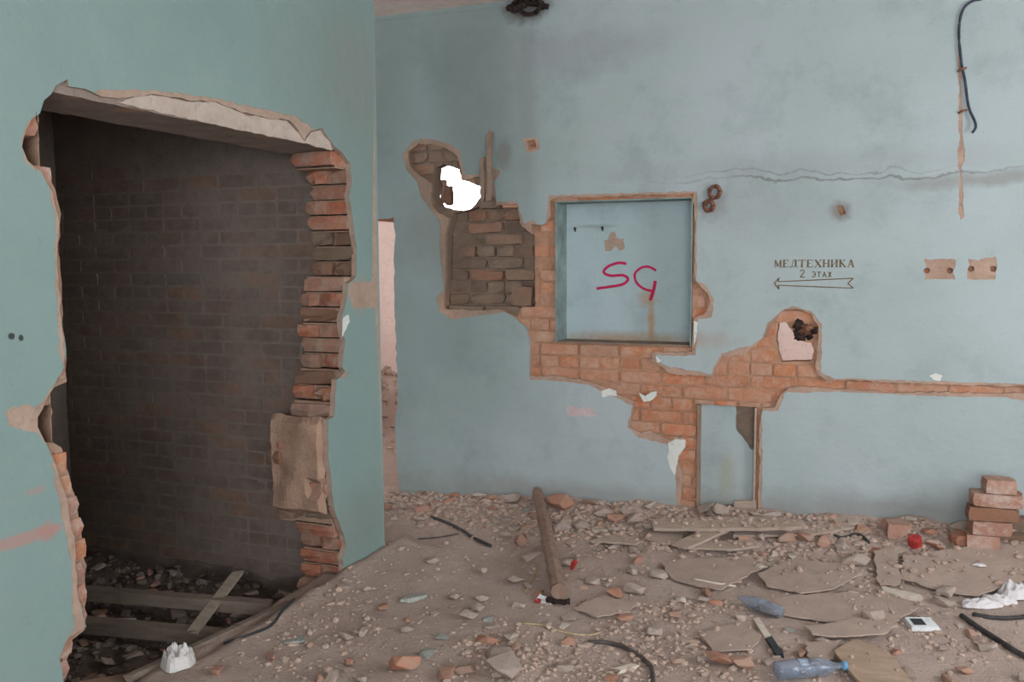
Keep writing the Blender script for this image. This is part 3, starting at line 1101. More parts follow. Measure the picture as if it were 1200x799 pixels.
# ================================================================ THINGS ON THE WALLS
# sign
gl = {
    'М': [(.06, 0, .06, 1, .07), (.06, 1, .48, .1, .2), (.48, .1, .88, 1, .06), (.86, 0, .86, 1, .2), (-.02, 0, .18, 0, .08), (.72, 0, 1, 0, .08)],
    'Е': [(.2, 0, .2, 1, .22), (.1, 1, .85, 1, .08), (.1, 0, .88, 0, .08), (.2, .52, .66, .52, .07), (.85, 1, .85, .8, .07), (.88, 0, .88, .2, .07)],
    'Д': [(.18, .1, .4, 1, .07), (.76, .1, .76, 1, .22), (.36, 1, .9, 1, .08), (.0, .1, 1, .1, .08), (.02, .1, .02, -.14, .08), (.98, .1, .98, -.14, .08)],
    'Т': [(.5, 0, .5, 1, .22), (.02, 1, .98, 1, .08), (.02, 1, .02, .78, .07), (.98, 1, .98, .78, .07), (.3, 0, .7, 0, .08)],
    'Х': [(.1, 1, .88, 0, .22), (.88, 1, .1, 0, .07), (0, 1, .3, 1, .08), (.7, 1, 1, 1, .08), (0, 0, .28, 0, .08), (.7, 0, 1, 0, .08)],
    'Н': [(.16, 0, .16, 1, .2), (.84, 0, .84, 1, .2), (.16, .5, .84, .5, .08), (0, 0, .34, 0, .07), (.66, 0, 1, 0, .07), (0, 1, .34, 1, .07), (.66, 1, 1, 1, .07)],
    'И': [(.16, 0, .16, 1, .2), (.84, 0, .84, 1, .2), (.16, .1, .84, .9, .08), (0, 0, .34, 0, .07), (.66, 0, 1, 0, .07), (0, 1, .34, 1, .07), (.66, 1, 1, 1, .07)],
    'К': [(.18, 0, .18, 1, .22), (.22, .5, .8, .98, .08), (.38, .55, .86, 0, .2), (0, 0, .36, 0, .07), (0, 1, .36, 1, .07), (.7, 0, 1, 0, .07), (.68, 1, .92, 1, .07)],
    'А': [(.12, 0, .5, 1, .07), (.5, 1, .84, 0, .22), (.24, .34, .7, .34, .07), (0, 0, .26, 0, .07), (.68, 0, 1, 0, .07)],
    'э': [(.1, .86, .3, 1, .16), (.3, 1, .68, 1, .16), (.68, 1, .88, .75, .18), (.88, .75, .88, .25, .2), (.88, .25, .68, 0, .18), (.68, 0, .3, 0, .16), (.3, 0, .1, .14, .16), (.4, .5, .88, .5, .14)],
    'т': [(.5, 0, .5, 1, .22), (.05, .95, .95, .95, .16)],
    'а': [(.1, 0, .5, 1, .18), (.5, 1, .9, 0, .2), (.25, .35, .75, .35, .14)],
    'ж': [(.5, 0, .5, 1, .18), (.05, 1, .95, 0, .14), (.95, 1, .05, 0, .14)],
    '2': [(.1, .78, .25, .98, .12), (.25, .98, .7, .98, .12), (.7, .98, .88, .74, .14), (.88, .74, .1, .06, .12), (.06, .05, .95, .05, .14)],
}
sign = bpy.data.objects.new('wall_sign', None)
C.objects.link(sign)
su, sv = back(955, 322)
sign.location = (su, YB, sv)
tag(sign, 'brown painted Cyrillic sign with long left-pointing arrow on the blue back wall', 'sign')


def sframe(u, v, d):
    return (u - su, d, v - sv)


def word(text, x0, x1, yt, yb, adv=.2):
    a = back(x0, yb)
    b = back(x1, yt)
    n = len(text)
    cw = (b[0] - a[0]) / (n * (1 + adv) - adv)
    hh = b[1] - a[1]
    zb = a[1]
    for i, chh in enumerate(text):
        ux = a[0] + i * cw * (1 + adv)
        lines = [([(ux + s[0] * cw, zb + s[1] * hh), (ux + s[2] * cw, zb + s[3] * hh)], s[4] * (cw if abs(s[0] - s[2]) < abs(s[1] - s[3]) + .01 else hh) * 1.05) for s in gl[chh]]
        w_ = wob(ux + cw / 2, zb + hh / 2)
        ribbon('letter', lines, sframe, w_ - .0022, w_ + .001, M['sign'], sign)


word('МЕДТЕХНИКА', 908, 1001.5, 304.3, 313, .16)
word('2', 937, 943.5, 316.3, 325)
word('этаж', 951, 975, 318.5, 324.6, .3)
al = [([(912, 330), (1000, 326)], 1.1), ([(912, 334.2), (1000, 337.6)], 1.1), ([(1000, 326), (993.5, 332)], 1.2), ([(993.5, 332), (1000, 337.6)], 1.2),
      ([(907.5, 332), (913, 325.5)], 1.2), ([(907.5, 332), (913, 338.5)], 1.2), ([(913, 325.5), (912, 330)], 1.1), ([(913, 338.5), (912, 334.2)], 1.1), ([(913, 332), (992, 331.9)], .6)]
w_ = wob(*back(955, 332))
ribbon('arrow', [([back(*p) for p in pts], wd * .0048) for pts, wd in al[:-1]], sframe, w_ - .0030, w_ + .001, M['sign'], sign)

# graffiti in the niche
def smooth2(P, k=6):
    P = [Vector(p) for p in P]
    q = []
    for i in range(len(P) - 1):
        p0, p1, p2, p3 = P[max(0, i - 1)], P[i], P[i + 1], P[min(len(P) - 1, i + 2)]
        for j in range(k):
            t = j / k
            q.append(.5 * ((2 * p1) + (p2 - p0) * t + (2 * p0 - 5 * p1 + 4 * p2 - p3) * t * t + (3 * p1 - p0 - 3 * p2 + p3) * t ** 3))
    return q + [P[-1]]


gpx = lambda pts: [back(a, b, YB + ND) for a, b in pts]
graf = bpy.data.objects.new('spray_graffiti', None)
C.objects.link(graf)
gu, gv = back(735, 330, YB + ND)
graf.location = (gu, YB + ND, gv)
tag(graf, 'crimson spray-painted letters SG on the back of the square niche', 'graffiti')
gf = lambda u, v, d: (u - gu, d, v - gv)
ribbon('letter', [(smooth2(gpx([(734, 309), (725, 308), (713, 312), (707.5, 319), (716, 323), (730, 322.5), (736, 327), (730, 333), (714, 336), (699, 338)])), .017)], gf, -.0015, .001, M['spray'], graf)
ribbon('letter', [(smooth2(gpx([(769, 317), (760, 312.5), (751, 314), (744, 321), (746, 331), (754, 338), (764, 341)])), .015), (smooth2(gpx([(768, 329), (766, 340), (762, 352)])), .02)], gf, -.0015, .001, M['spray'], graf)

# hanging cable top right
pts = [(1168, -14), (1152, -2), (1140, 1), (1130, 9), (1125, 24), (1124, 45), (1127, 75), (1131, 95), (1135, 125), (1142, 142), (1143, 150), (1139, 156)]
P = []
for i, (a, b) in enumerate(pts):
    u, v = back(a, b, YB - .012)
    P.append((u, YB - .012 - (.02 if i > 7 else 0) * (i - 7) / 4, v))
cb = tube('hanging_cable', P, .0065, M['cable'], seg=8, loc=P[-1])
tag(cb, 'dark cable hanging loose down the upper right of the back wall', 'cable')
for (a, b) in ((1127, 82), (1128, 131)):
    u, v = back(a, b)
    p0 = Vector((u, YB - .008, v))
    t = tube('cable_clip', [p0 + Vector((-.018, .004, -.006)), p0 + Vector((0, -.012, .002)), p0 + Vector((.02, -.006, .006))], .006, M['rust'], seg=6, loc=p0)
    tag(t, 'rusty cable clip on the back wall, %s of the two beside the hanging cable' % ('upper' if b < 100 else 'lower'), 'clip', 'clips of the hanging cable')

# rusty loops on the wall
for (a, b, r_, nm) in ((838, 225, .034, 'upper'), (831, 241, .028, 'lower')):
    u, v = back(a, b)
    p0 = Vector((u, YB - .012, v))
    ring = [p0 + Vector((r_ * math.cos(t * PI / 7) * .9, -.006 * math.sin(t), r_ * math.sin(t * PI / 7))) for t in range(15)]
    t = tube('rusty_ring', ring, .011 if nm == 'upper' else .013, M['rust'], seg=7, loc=p0, jit=.25, ease=False)
    tag(t, 'rusty iron ring on the back wall right of the niche, %s of the pair' % nm, 'ring', 'rusty rings beside the niche')
# cut cable ends in the niche
for i, (a, b) in enumerate(((675, 268), (707, 267))):
    u, v = back(a, b, YB + ND)
    p0 = Vector((u, YB + ND, v))
    t = tube('cut_wire', [p0, p0 + Vector((-.004, -.02, .004)), p0 + Vector((.006, -.03, -.018))], .005, M['char'], seg=6, loc=p0)
    tag(t, 'short cut wire end sticking out of the niche back, %s one' % ('left' if i == 0 else 'right'), 'wire', 'cut wires in the niche')
# wires in the white hole
for i, pts in enumerate(([(520, 178), (520, 200), (519, 215), (519, 240)], [(526, 180), (526, 200), (528, 214), (531, 228)], [(535, 183), (537, 198), (533, 212), (530, 222), (533, 228)])):
    P = [(back(a, b, YB + .03)[0], YB + .015 + .01 * i, back(a, b, YB + .03)[1]) for a, b in pts]
    t = tube('bare_wire', P, .0028, M['rust'], seg=6, loc=P[0])
    tag(t, 'thin wire dangling in the bright hole of the back wall, %s of three' % ('left', 'middle', 'right')[i], 'wire', 'wires dangling in the bright hole')
# rags / broken brick in the white hole
u, v = back(522, 240, YB + .1)
o = put_brick('brick_dusty', (u, YB + .16, v + .065), (.045, .06, .13), None, .1, .05, name='broken_brick', rnd=random.Random(3))
tag(o, 'broken brick standing upright in the bright hole of the back wall', 'brick')
u, v = back(511, 237, YB + .1)
o = put_brick('brick_loose', (u - .01, YB + .24, v + .08), (.03, .06, .16), None, .1, .05, name='broken_brick', rnd=random.Random(5))
tag(o, 'pale broken brick at the left edge of the bright hole', 'brick')

# charred lump under the ceiling
u, v = back(617, 8)
root = bpy.data.objects.new('charred_pipe_stub', None)
C.objects.link(root)
root.location = (u, YB - .03, v)
root.scale = (1.3, 1.2, 1.2)
tag(root, 'charred twisted metal stub hanging where the back wall meets the ceiling', 'debris')
rnd = random.Random(2)
for k in range(7):
    p = Vector((rnd.uniform(-.12, .12), rnd.uniform(-.04, .02), rnd.uniform(-.02, .08)))
    q = [p]
    for j in range(3):
        p = p + Vector((rnd.uniform(-.06, .06), rnd.uniform(-.03, .02), rnd.uniform(-.035, .03)))
        q.append(p)
    tube('charred_strand', q, rnd.uniform(.009, .02), M['char'], root, seg=6, jit=.3)
tube('charred_ring', [Vector((.03 + .055 * math.cos(t * PI / 6), -.01, -.005 + .045 * math.sin(t * PI / 6))) for t in range(13)], .011, M['char'], root, seg=7, jit=.3, ease=False)
# charred clump in the pink hole
u, v = back(945, 386)
root = bpy.data.objects.new('charred_clump', None)
C.objects.link(root)
root.location = (u, YB + .03, v)
tag(root, 'dark burnt clump in the upper right corner of the small pink hole', 'debris')
for k in range(9):
    p = Vector((rnd.uniform(-.04, .03), rnd.uniform(-.01, .03), rnd.uniform(-.035, .035)))
    q = [p, p + Vector((rnd.uniform(-.04, .04), rnd.uniform(-.03, .01), rnd.uniform(-.03, .03))), p + Vector((rnd.uniform(-.04, .04), rnd.uniform(-.03, .01), rnd.uniform(-.03, .03)))]
    tube('charred_strand', q, rnd.uniform(.012, .024), M['rust' if k % 2 else 'char'], root, seg=6, jit=.3)

# ================================================================ THINGS ON THE FLOOR
def hull_mesh(seed, mat, flat=1.0, n=13):
    rnd = random.Random(seed)
    bm = bmesh.new()
    for _ in range(n):
        d = Vector((rnd.gauss(0, 1), rnd.gauss(0, 1), rnd.gauss(0, 1))).normalized()
        m = max(abs(c) for c in d)
        d = d / (m ** .6) * rnd.uniform(.36, .5)
        bm.verts.new((d.x, d.y, d.z * flat))
    r_ = bmesh.ops.convex_hull(bm, input=bm.verts[:])
    bmesh.ops.delete(bm, geom=[v for v in bm.verts if not v.link_faces], context='VERTS')
    bmesh.ops.triangulate(bm, faces=bm.faces[:])
    bmesh.ops.bevel(bm, geom=bm.edges[:], offset=.025, segments=1, affect='EDGES')
    me = bpy.data.meshes.new('rubble_shape')
    bm.to_mesh(me)
    bm.free()
    me.materials.append(mat)
    return me


CH = {'mortar_chunk': [hull_mesh(i, M['chunk'], .75) for i in range(12)],
      'brick_fragment': [hull_mesh(50 + i, M['brick_chunk'], .7, 11) for i in range(10)],
      'plaster_flake': [hull_mesh(90 + i, M['flake'], .25, 10) for i in range(6)]}


def normal_tilt(x, y, e=.05):
    return Vector((-(H(x + e, y) - H(x - e, y)) / (2 * e), -(H(x, y + e) - H(x, y - e)) / (2 * e), 1)).normalized()


def put_chunk(kind, x, y, s, rnd, sink=.18, asp=None):
    me = rnd.choice(CH[kind])
    o = bpy.data.objects.new(kind, me)
    C.objects.link(o)
    ax = rnd.uniform(.8, 1.35)
    zs = s * rnd.uniform(.6, .95) * (.8 if kind != 'plaster_flake' else 1)
    o.scale = (s * ax, s / ax, zs)
    n = normal_tilt(x, y)
    q = n.to_track_quat('Z', 'Y').to_euler()
    o.rotation_euler = (q.x, q.y, rnd.uniform(0, 2 * PI))
    fl = {'mortar_chunk': .75, 'brick_fragment': .7, 'plaster_flake': .25}[kind]
    o.location = (x, y, H(x, y) + zs * fl * (.5 - sink))
    return o


# particular pieces the photograph shows
special = [
    ('brick_fragment', 474, 784, 32, 'large salmon brick fragment at the front edge, left of the post'),
    ('brick_fragment', 546, 788, 25, 'orange rounded brick fragment at the front edge beside the salmon one'),
    ('brick_fragment', 527, 795, 24, 'orange-brown brick lump at the very front below the orange fragment'),
    ('mortar_chunk', 590, 790, 40, 'big grey flat mortar lump at the front edge below the post'),
    ('brick_fragment', 569, 752, 20, 'square pink brick piece in the rubble patch below the post'),
    ('mortar_chunk', 600, 748, 18, 'pale oval mortar lump in the rubble patch below the post'),
    ('brick_fragment', 604, 760, 13, 'small upright pink brick chip below the pale oval lump'),
    ('mortar_chunk', 549, 725, 19, 'whitish flat stone in the bare dust left of the post foot'),
    ('plaster_flake', 571, 727, 17, 'greenish plaster flake beside the whitish flat stone'),
    ('plaster_flake', 487, 703, 28, 'long grey-green plaster flake in the dust left of the post'),
    ('mortar_chunk', 406, 746, 18, 'grey lump in the dust near the doorway'),
    ('brick_fragment', 409, 779, 14, 'small brown brick lump near the bottom of the doorway dust'),
    ('brick_fragment', 720, 698, 19, 'square orange brick piece in the dust right of the post foot'),
    ('mortar_chunk', 745, 695, 21, 'pale rounded lump beside the square orange brick piece'),
    ('mortar_chunk', 741, 671, 15, 'cream pointed stone in the dust behind the orange brick piece'),
    ('mortar_chunk', 744, 647, 13, 'whitish small stone left of the broad fibreboard piece'),
    ('brick_fragment', 793, 723, 18, 'orange brick corner beside scraps left of the clear bottle'),
    ('brick_fragment', 845, 779, 30, 'tall pink brick wedge at the front edge left of the lower bottle'),
    ('brick_fragment', 868, 782, 23, 'orange brick lump touching the tall pink wedge'),
    ('brick_fragment', 664, 754, 17, 'salmon brick shard standing at the end of the pale wire'),
    ('brick_fragment', 923, 635, 20, 'bright orange brick piece by the long dusty planks'),
    ('brick_fragment', 943, 633, 16, 'pinkish brick piece right of the bright orange one'),
    ('brick_fragment', 966, 638, 22, 'square pink brick end among the wall rubble'),
    ('mortar_chunk', 985, 645, 17, 'flat beige stone in front of the square pink brick end'),
    ('mortar_chunk', 1004, 662, 24, 'flat beige slab lump left of the small upright board'),
    ('mortar_chunk', 891, 668, 14, 'pale pointed stone between the two broad fibreboards'),
    ('mortar_chunk', 891, 631, 14, 'grey-green rounded stone beside the planks'),
    ('brick_fragment', 1014, 625, 20, 'brown-pink brick piece by the wall under the curved strip'),
    ('brick_fragment', 655, 598, 30, 'big pink brick lump against the wall right of the post top'),
    ('brick_fragment', 694, 592, 22, 'pink rounded brick lump against the wall'),
    ('brick_fragment', 613, 637, 22, 'flat pink brick piece left of the post'),
    ('mortar_chunk', 706, 606, 22, 'beige lump in the pile between post and planks'),
    ('brick_fragment', 722, 610, 22, 'brown-pink lump in the pile left of the planks'),
    ('mortar_chunk', 741, 612, 20, 'beige lump in the pile touching the planks'),
    ('mortar_chunk', 760, 619, 16, 'rounded beige stone at the left end of the planks'),
    ('mortar_chunk', 659, 622, 22, 'grey lump right of the post'),
    ('mortar_chunk', 623, 655, 26, 'broad pale lump left of the post middle'),
    ('mortar_chunk', 771, 676, 20, 'grey-beige lump left of the broad fibreboard point'),
    ('mortar_chunk', 1022, 727, 22, 'pale pinkish lump right of the clear bottle'),
    ('mortar_chunk', 1107, 698, 18, 'pale lump below the large fibreboard'),
    ('brick_fragment', 1122, 632, 12, 'orange brick bit left of the brick stack'),
    ('mortar_chunk', 828, 600, 20, 'grey lump under the left corner of the low niche'),
    ('mortar_chunk', 843, 601, 18, 'beige lump under the middle of the low niche'),
    ('brick_fragment', 818, 604, 11, 'small reddish chip at the foot of the low niche brick strip'),
    ('brick_fragment', 812, 640, 10, 'small pinkish stone in front of the planks'),
]
rnd = random.Random(31)
placed = []
for (k, px, py, w, lab) in special:
    g = ground(px, py)
    dep = (g - EYE).length
    s = w * dep / F
    o = put_chunk(k, g.x, g.y, s * 1.22, rnd, .08)
    if k != 'plaster_flake':
        o.scale.z *= 1.15
    placed.append((g.x, g.y, s / 2))
    tag(o, lab, {'mortar_chunk': 'rubble', 'brick_fragment': 'brick', 'plaster_flake': 'plaster'}[k])

# flat boards and sheets
BOARDS = []


def board(name, poly, mat, label, cat, thick=.006, lift=.011, group=None, layer=0, raw=None):
    P = [ground(a, b) for a, b in poly]
    A = np.array([(p.x, p.y, 1) for p in P])
    zv = np.array([p.z for p in P])
    A2 = list(A)
    z2 = list(zv)
    # sample the ground under it too
    cx, cy = A[:, 0].mean(), A[:, 1].mean()
    for p in P:
        for t in (.25, .5, .75):
            x, y = cx + (p.x - cx) * t, cy + (p.y - cy) * t
            A2.append((x, y, 1))
            z2.append(H(x, y))
    A2, z2 = np.array(A2), np.array(z2)
    co, *_ = np.linalg.lstsq(A2, z2, rcond=None)
    res = (z2 - A2 @ co).max() * .55 + lift + layer * .012
    pl_ = []
    for a, b in poly:
        d = ray(a, b)
        k = co[0] * d.x + co[1] * d.y - d.z
        t = (EYE.z + 0 - co[2] - thick - res - co[0] * EYE.x - co[1] * EYE.y) / k
        q = EYE + d * t
        pl_.append((q.x, q.y))
    pl_ = rough(pl_, .03, (.010 if name == 'fibreboard_sheet' else .004) if raw is None else raw, hash_seed(name, poly))
    c0 = Vector((cx, cy, float(co @ np.array((cx, cy, 1))) + res))
    n = len(pl_)
    V = []
    top = lambda x, y: float(co[0] * x + co[1] * y + co[2]) + res + thick + .003 * nz(x, y, 7, 3)
    for x, y in pl_:
        V.append((x - c0.x, y - c0.y, top(x, y) - c0.z))
    for x, y in pl_:
        V.append((x - c0.x, y - c0.y, top(x, y) - thick - c0.z))
    bm = bmesh.new()
    vs = [bm.verts.new(v) for v in V]
    f = bm.faces.new(vs[:n])
    g = bm.faces.new(vs[n:][::-1])
    for i in range(n):
        bm.faces.new((vs[i], vs[n + i], vs[n + (i + 1) % n], vs[(i + 1) % n]))
    bmesh.ops.triangulate(bm, faces=[f, g])
    bmesh.ops.recalc_face_normals(bm, faces=bm.faces)
    me = bpy.data.meshes.new(name)
    bm.to_mesh(me)
    bm.free()
    o = link(name, me, mat, loc=c0)
    tag(o, label, cat, group)
    BOARDS.append((pl_, top))
    return o


def hash_seed(name, poly):
    return int(sum(a * 3 + b * 7 for a, b in poly)) % 997


board('fibreboard_sheet', [(773, 659), (800, 655), (880, 652), (894, 664), (846, 690), (815, 686), (788, 678)], M['sheet'], 'broad dusty fibreboard piece with pointed left side, in front of the planks', 'board')
board('fibreboard_sheet', [(889, 672), (926, 655), (990, 660), (1004, 674), (975, 690), (938, 694), (898, 686)], M['sheet'], 'dusty fibreboard piece right of the broad pointed one', 'board')
board('fibreboard_sheet', [(1058, 652), (1120, 641), (1212, 634), (1230, 668), (1146, 697), (1095, 689), (1056, 677)], M['sheet'], 'largest dusty fibreboard sheet, in front of the brick stack', 'board', layer=1)
board('fibreboard_sheet', [(1024, 646), (1050, 641), (1057, 676), (1052, 684), (1029, 684)], M['sheet'], 'small upright-shaped board left of the largest fibreboard sheet', 'board', layer=1)
board('plank', [(762, 608), (885, 605), (942, 609), (940, 617), (832, 619), (766, 618)], M['plank'], 'long grey dusty plank lying along the foot of the wall below the low niche', 'plank', .018, layer=3)
board('plank', [(836, 614), (868, 614), (806, 641), (788, 637)], M['plank'], 'short plank lying crosswise under the long wall plank', 'plank', .014, layer=2)
board('plank', [(790, 635), (885, 632), (889, 639), (862, 643), (800, 641)], M['plank'], 'thin dusty plank in front of the crosswise plank', 'plank', .012, layer=1)
board('plank', [(765, 622), (805, 619), (797, 636), (776, 636), (758, 630)], M['plank'], 'dusty wide plank end left of the crosswise plank', 'plank', .012)
board('plank', [(862, 620), (948, 617), (992, 612), (1000, 617), (950, 626), (860, 627)], M['plank'], 'plank stub running right along the wall foot', 'plank', .012)
board('plank', [(697, 627), (744, 621), (750, 633), (745, 637), (700, 633)], M['plank'], 'short board buried in dust left of the planks', 'plank', .012)
board('fibreboard_sheet', [(896, 700), (960, 695), (1040, 694), (1076, 711), (1048, 728), (976, 728), (890, 716)], M['sheet'], 'long dust-covered sheet behind the upper clear bottle', 'board')
board('fibreboard_sheet', [(944, 734), (1000, 724), (1052, 730), (1040, 741), (984, 746), (952, 742)], M['sheet'], 'low broken sheet between the two bottles', 'board', layer=1)
board('plywood_board', [(977, 762), (1003, 748), (1042, 764), (1080, 812), (1025, 820)], M['sheet_pale'], 'pale worn plywood board with a corner pointing left at the front edge', 'board', .012, layer=1)
board('fibreboard_sheet', [(818, 742), (866, 727), (893, 744), (880, 760), (836, 762)], M['sheet'], 'pinkish broken sheet above the tall pink brick wedge', 'board')
board('fibreboard_sheet', [(943, 752), (986, 749), (976, 770), (950, 776)], M['sheet'], 'small broken sheet above the lower bottle', 'board')
board('fibreboard_sheet', [(700, 700), (745, 706), (738, 716), (700, 722), (672, 712)], M['sheet'], 'flat dust-covered sheet right of the post foot', 'board')


def surf(x, y):
    z = H(x, y)
    for pl_, top in BOARDS:
        if inpoly(np.array([(x, y)]), pl_)[0]:
            z = max(z, top(x, y))
    return z


def gp(px, py, up=0):
    g = ground(px, py)
    z = surf(g.x, g.y)
    if z > g.z + .003:
        d = ray(px, py)
        t = (z - EYE.z) / d.z
        q = EYE + d * t
        g = Vector((q.x, q.y, surf(q.x, q.y)))
    placed.append((g.x, g.y, .03))
    return Vector((g.x, g.y, g.z + up))


# the fallen post
pa = gp(630, 586, .055)
pb_ = gp(655, 706, .05)
root = bpy.data.objects.new('wooden_post', None)
C.objects.link(root)
root.location = pb_
tag(root, 'brown wooden post fallen against the back wall, pointing at the camera', 'post')
P = [pa.lerp(pb_, t / 8) - pb_ + Vector((.006 * nz(t, 0, 1.3), 0, .004 * nz(t, 3, 1.1))) for t in range(9)]
sh = tube('shaft', P, [.035, .034, .036, .037, .036, .038, .037, .039, .040], M['post'], root, seg=8, jit=.10, ease=True, smooth=False)
tube('rotten_end', [Vector((-.05, -.02, -.03)), Vector((0, -.03, -.035)), Vector((.06, -.02, -.03))], .014, M['char'], root, seg=6, jit=.3)


def rod(name, pts, r_, mat, label, cat, up=None, **k):
    P = [gp(a, b, (up if up is not None else r_ * .9)) for a, b in pts]
    placed.extend([((p.x + q.x) / 2, (p.y + q.y) / 2, .03) for p, q in zip(P, P[1:])])
    o = tube(name, P, r_, mat, loc=P[0], **k)
    return tag(o, label, cat)


rod('rubber_strip', [(505, 607), (522, 613), (540, 622), (556, 632), (575, 641)], .009, M['black_rubber'], 'thin black strip lying slantwise in the dust left of the post', 'strip')
rod('thin_wire', [(490, 632), (515, 630), (538, 626)], .004, M['grey_hose'], 'thin dark wire beside the slanting black strip', 'wire')
rod('straw_stalk', [(612, 731), (640, 734), (662, 742), (690, 745), (705, 741)], .004, M['yellow'], 'pale thin stalk curving in the dust below the post foot', 'wire')
rod('grey_hose', [(690, 754), (712, 755), (733, 761), (752, 773), (764, 786), (765, 806)], .009, M['grey_hose'], 'thin grey hose curving down to the front edge', 'hose')
rod('stick', [(616, 694), (628, 672), (632, 662)], .004, M['yellow'], 'thin twig leaning beside the post', 'stick')
rod('stick', [(812, 679), (838, 684), (862, 688)], .006, M['white_wood'], 'pale stick lying on the broad pointed fibreboard', 'stick')
rod('curved_strip', [(958, 617), (985, 621), (1005, 627), (1018, 637)], .008, M['black_rubber'], 'dark curved strip in the rubble by the wall, right of the planks', 'strip')
rod('black_hose', [(1127, 724), (1145, 737), (1165, 750), (1190, 766), (1215, 780)], .012, M['black_rubber'], 'thick black hose running off the right edge of the floor', 'hose')
rod('black_hose', [(1140, 722), (1165, 726), (1190, 726), (1215, 722)], .010, M['black_rubber'], 'black hose piece under the white paper at the right edge', 'hose')
rod('electric_wire', [(345, 703), (330, 718), (318, 734), (290, 746), (262, 755)], .006, M['dark_plastic'], 'dark wire along the broken floor edge in the doorway', 'wire')


def slat(name, a, b, width, thick, mat, label, cat, ua=0, ub=0, z=None):
    A = gp(*a) if z is None else None
    B = gp(*b) if z is None else None
    if z is not None:
        def at(px, py, zz):
            d = ray(px, py)
            return EYE + d * ((zz - EYE.z) / d.z)
        A, B = at(*a, z[0]), at(*b, z[1])
    A = A + Vector((0, 0, thick / 2 + ua))
    B = B + Vector((0, 0, thick / 2 + ub))
    d = (B - A)
    L = d.length
    placed.append(((A.x + B.x) / 2, (A.y + B.y) / 2, .05))
    d.normalize()
    s = d.cross(Vector((0, 0, 1))).normalized()
    n = s.cross(d)
    V, Fc = [], []
    N = 8
    for i in range(N + 1):
        t = i / N
        for (p, q) in ((-1, -1), (1, -1), (1, 1), (-1, 1)):
            w_ = width / 2 * (1 + .06 * nz(t * 9, p, 1, 3))
            V.append(d * (L * t + (.01 * q * p if i in (0, N) else 0)) + s * p * w_ + n * q * thick / 2)
    for i in range(N):
        for k in range(4):
            Fc.append((i * 4 + k, i * 4 + (k + 1) % 4, i * 4 + 4 + (k + 1) % 4, i * 4 + 4 + k))
    Fc += [(3, 2, 1, 0), (N * 4, N * 4 + 1, N * 4 + 2, N * 4 + 3)]
    o = pydata(name, V, Fc, mat, loc=A)
    return tag(o, label, cat)


slat('lath', (1034, 694), (1080, 704), .05, .022, M['white_wood'], 'short cream slat lying in front of the large fibreboard sheet', 'slat')
slat('lath', (886, 726), (900, 748), .03, .008, M['white_wood'], 'pale narrow slat below the upper bottle', 'slat')
slat('black_plastic_piece', (901, 750), (914, 770), .03, .014, M['dark_plastic'], 'dark plastic piece just beyond the pale narrow slat', 'scrap')
slat('lath', (723, 788), (745, 782), .03, .014, M['white_wood'], 'small pale slat piece left of the hose curve at the front', 'slat')
# closet: joists and slat
slat('floor_joist', (70, 699), (318, 719), .06, .06, M['dark_wood'], 'dirty floor joist across the pit of the small dark room, further one', 'joist', z=(-.12, -.10))
slat('floor_joist', (60, 735), (292, 757), .07, .06, M['dark_wood'], 'dark floor joist across the pit of the small dark room, nearer one', 'joist', z=(-.16, -.14))
slat('lath', (226, 742), (279, 672), .055, .014, M['pale_slat'], 'pale slat lying slantwise over the joists behind the doorway', 'slat', z=(-.09, -.03))
slat('floor_edge_board', (150, 800), (338, 712), .03, .03, M['dark_wood'], 'broken board edge along the doorway threshold', 'board', z=(-.02, -.015))

# white crumpled bag by the doorway
def crumple(name, poly_c, w, d, h, mat, label, cat, seed=1, seg=14, rot=0):
    g = gp(*poly_c)
    NR, NS = 12, 30
    V, Fc = [(0, 0, h)], []
    for j in range(1, NR + 1):
        for i in range(NS):
            an = 2 * PI * i / NS
            q = j / NR
            rim = 1 + .45 * noise.noise(Vector((math.cos(an) * 1.3, math.sin(an) * 1.3, seed)))
            cr = noise.noise(Vector((math.cos(an) * q * 3.2 + 9, math.sin(an) * q * 3.2, seed * 2)))
            cr2 = abs(noise.noise(Vector((math.cos(an) * q * 6 + 3, math.sin(an) * q * 6, seed * 3))))
            zz = h * (max(0, 1 - q ** 2.6) ** .6) * (.8 + .55 * cr) + h * .3 * cr2 * (1 - q ** 6) + .003
            V.append((math.cos(an) * q * w / 2 * rim, math.sin(an) * q * d / 2 * rim, zz))
    for i in range(NS):
        Fc.append((0, 1 + i, 1 + (i + 1) % NS))
    for j in range(NR - 1):
        for i in range(NS):
            a_ = 1 + j * NS
            Fc.append((a_ + i, a_ + NS + i, a_ + NS + (i + 1) % NS, a_ + (i + 1) % NS))
    o = pydata(name, V, Fc, mat, loc=g)
    o.rotation_euler.z = rot
    sd = o.modifiers.new('thickness', 'SOLIDIFY')
    sd.thickness = .002
    return tag(o, label, cat)


crumple('plastic_bag', (209, 778), .15, .13, .075, M['bag'], 'crumpled white plastic bag on the doorway threshold', 'bag', 3)
crumple('crumpled_paper', (1148, 710), .20, .08, .03, M['paper'], 'crumpled white paper lying before the large fibreboard sheet', 'paper', 5, rot=.4)
crumple('crumpled_paper', (1188, 698), .17, .12, .06, M['paper'], 'larger crumpled white paper at the right edge', 'paper', 8, rot=.2)
crumple('crumpled_paper', (1170, 706), .14, .07, .035, M['paper'], 'white paper scrap joining the two crumpled papers at the right edge', 'paper', 11)
crumple('paper_scrap', (1148, 656), .06, .03, .01, M['paper'], 'tiny pale paper scrap on the large fibreboard sheet', 'paper', 15)

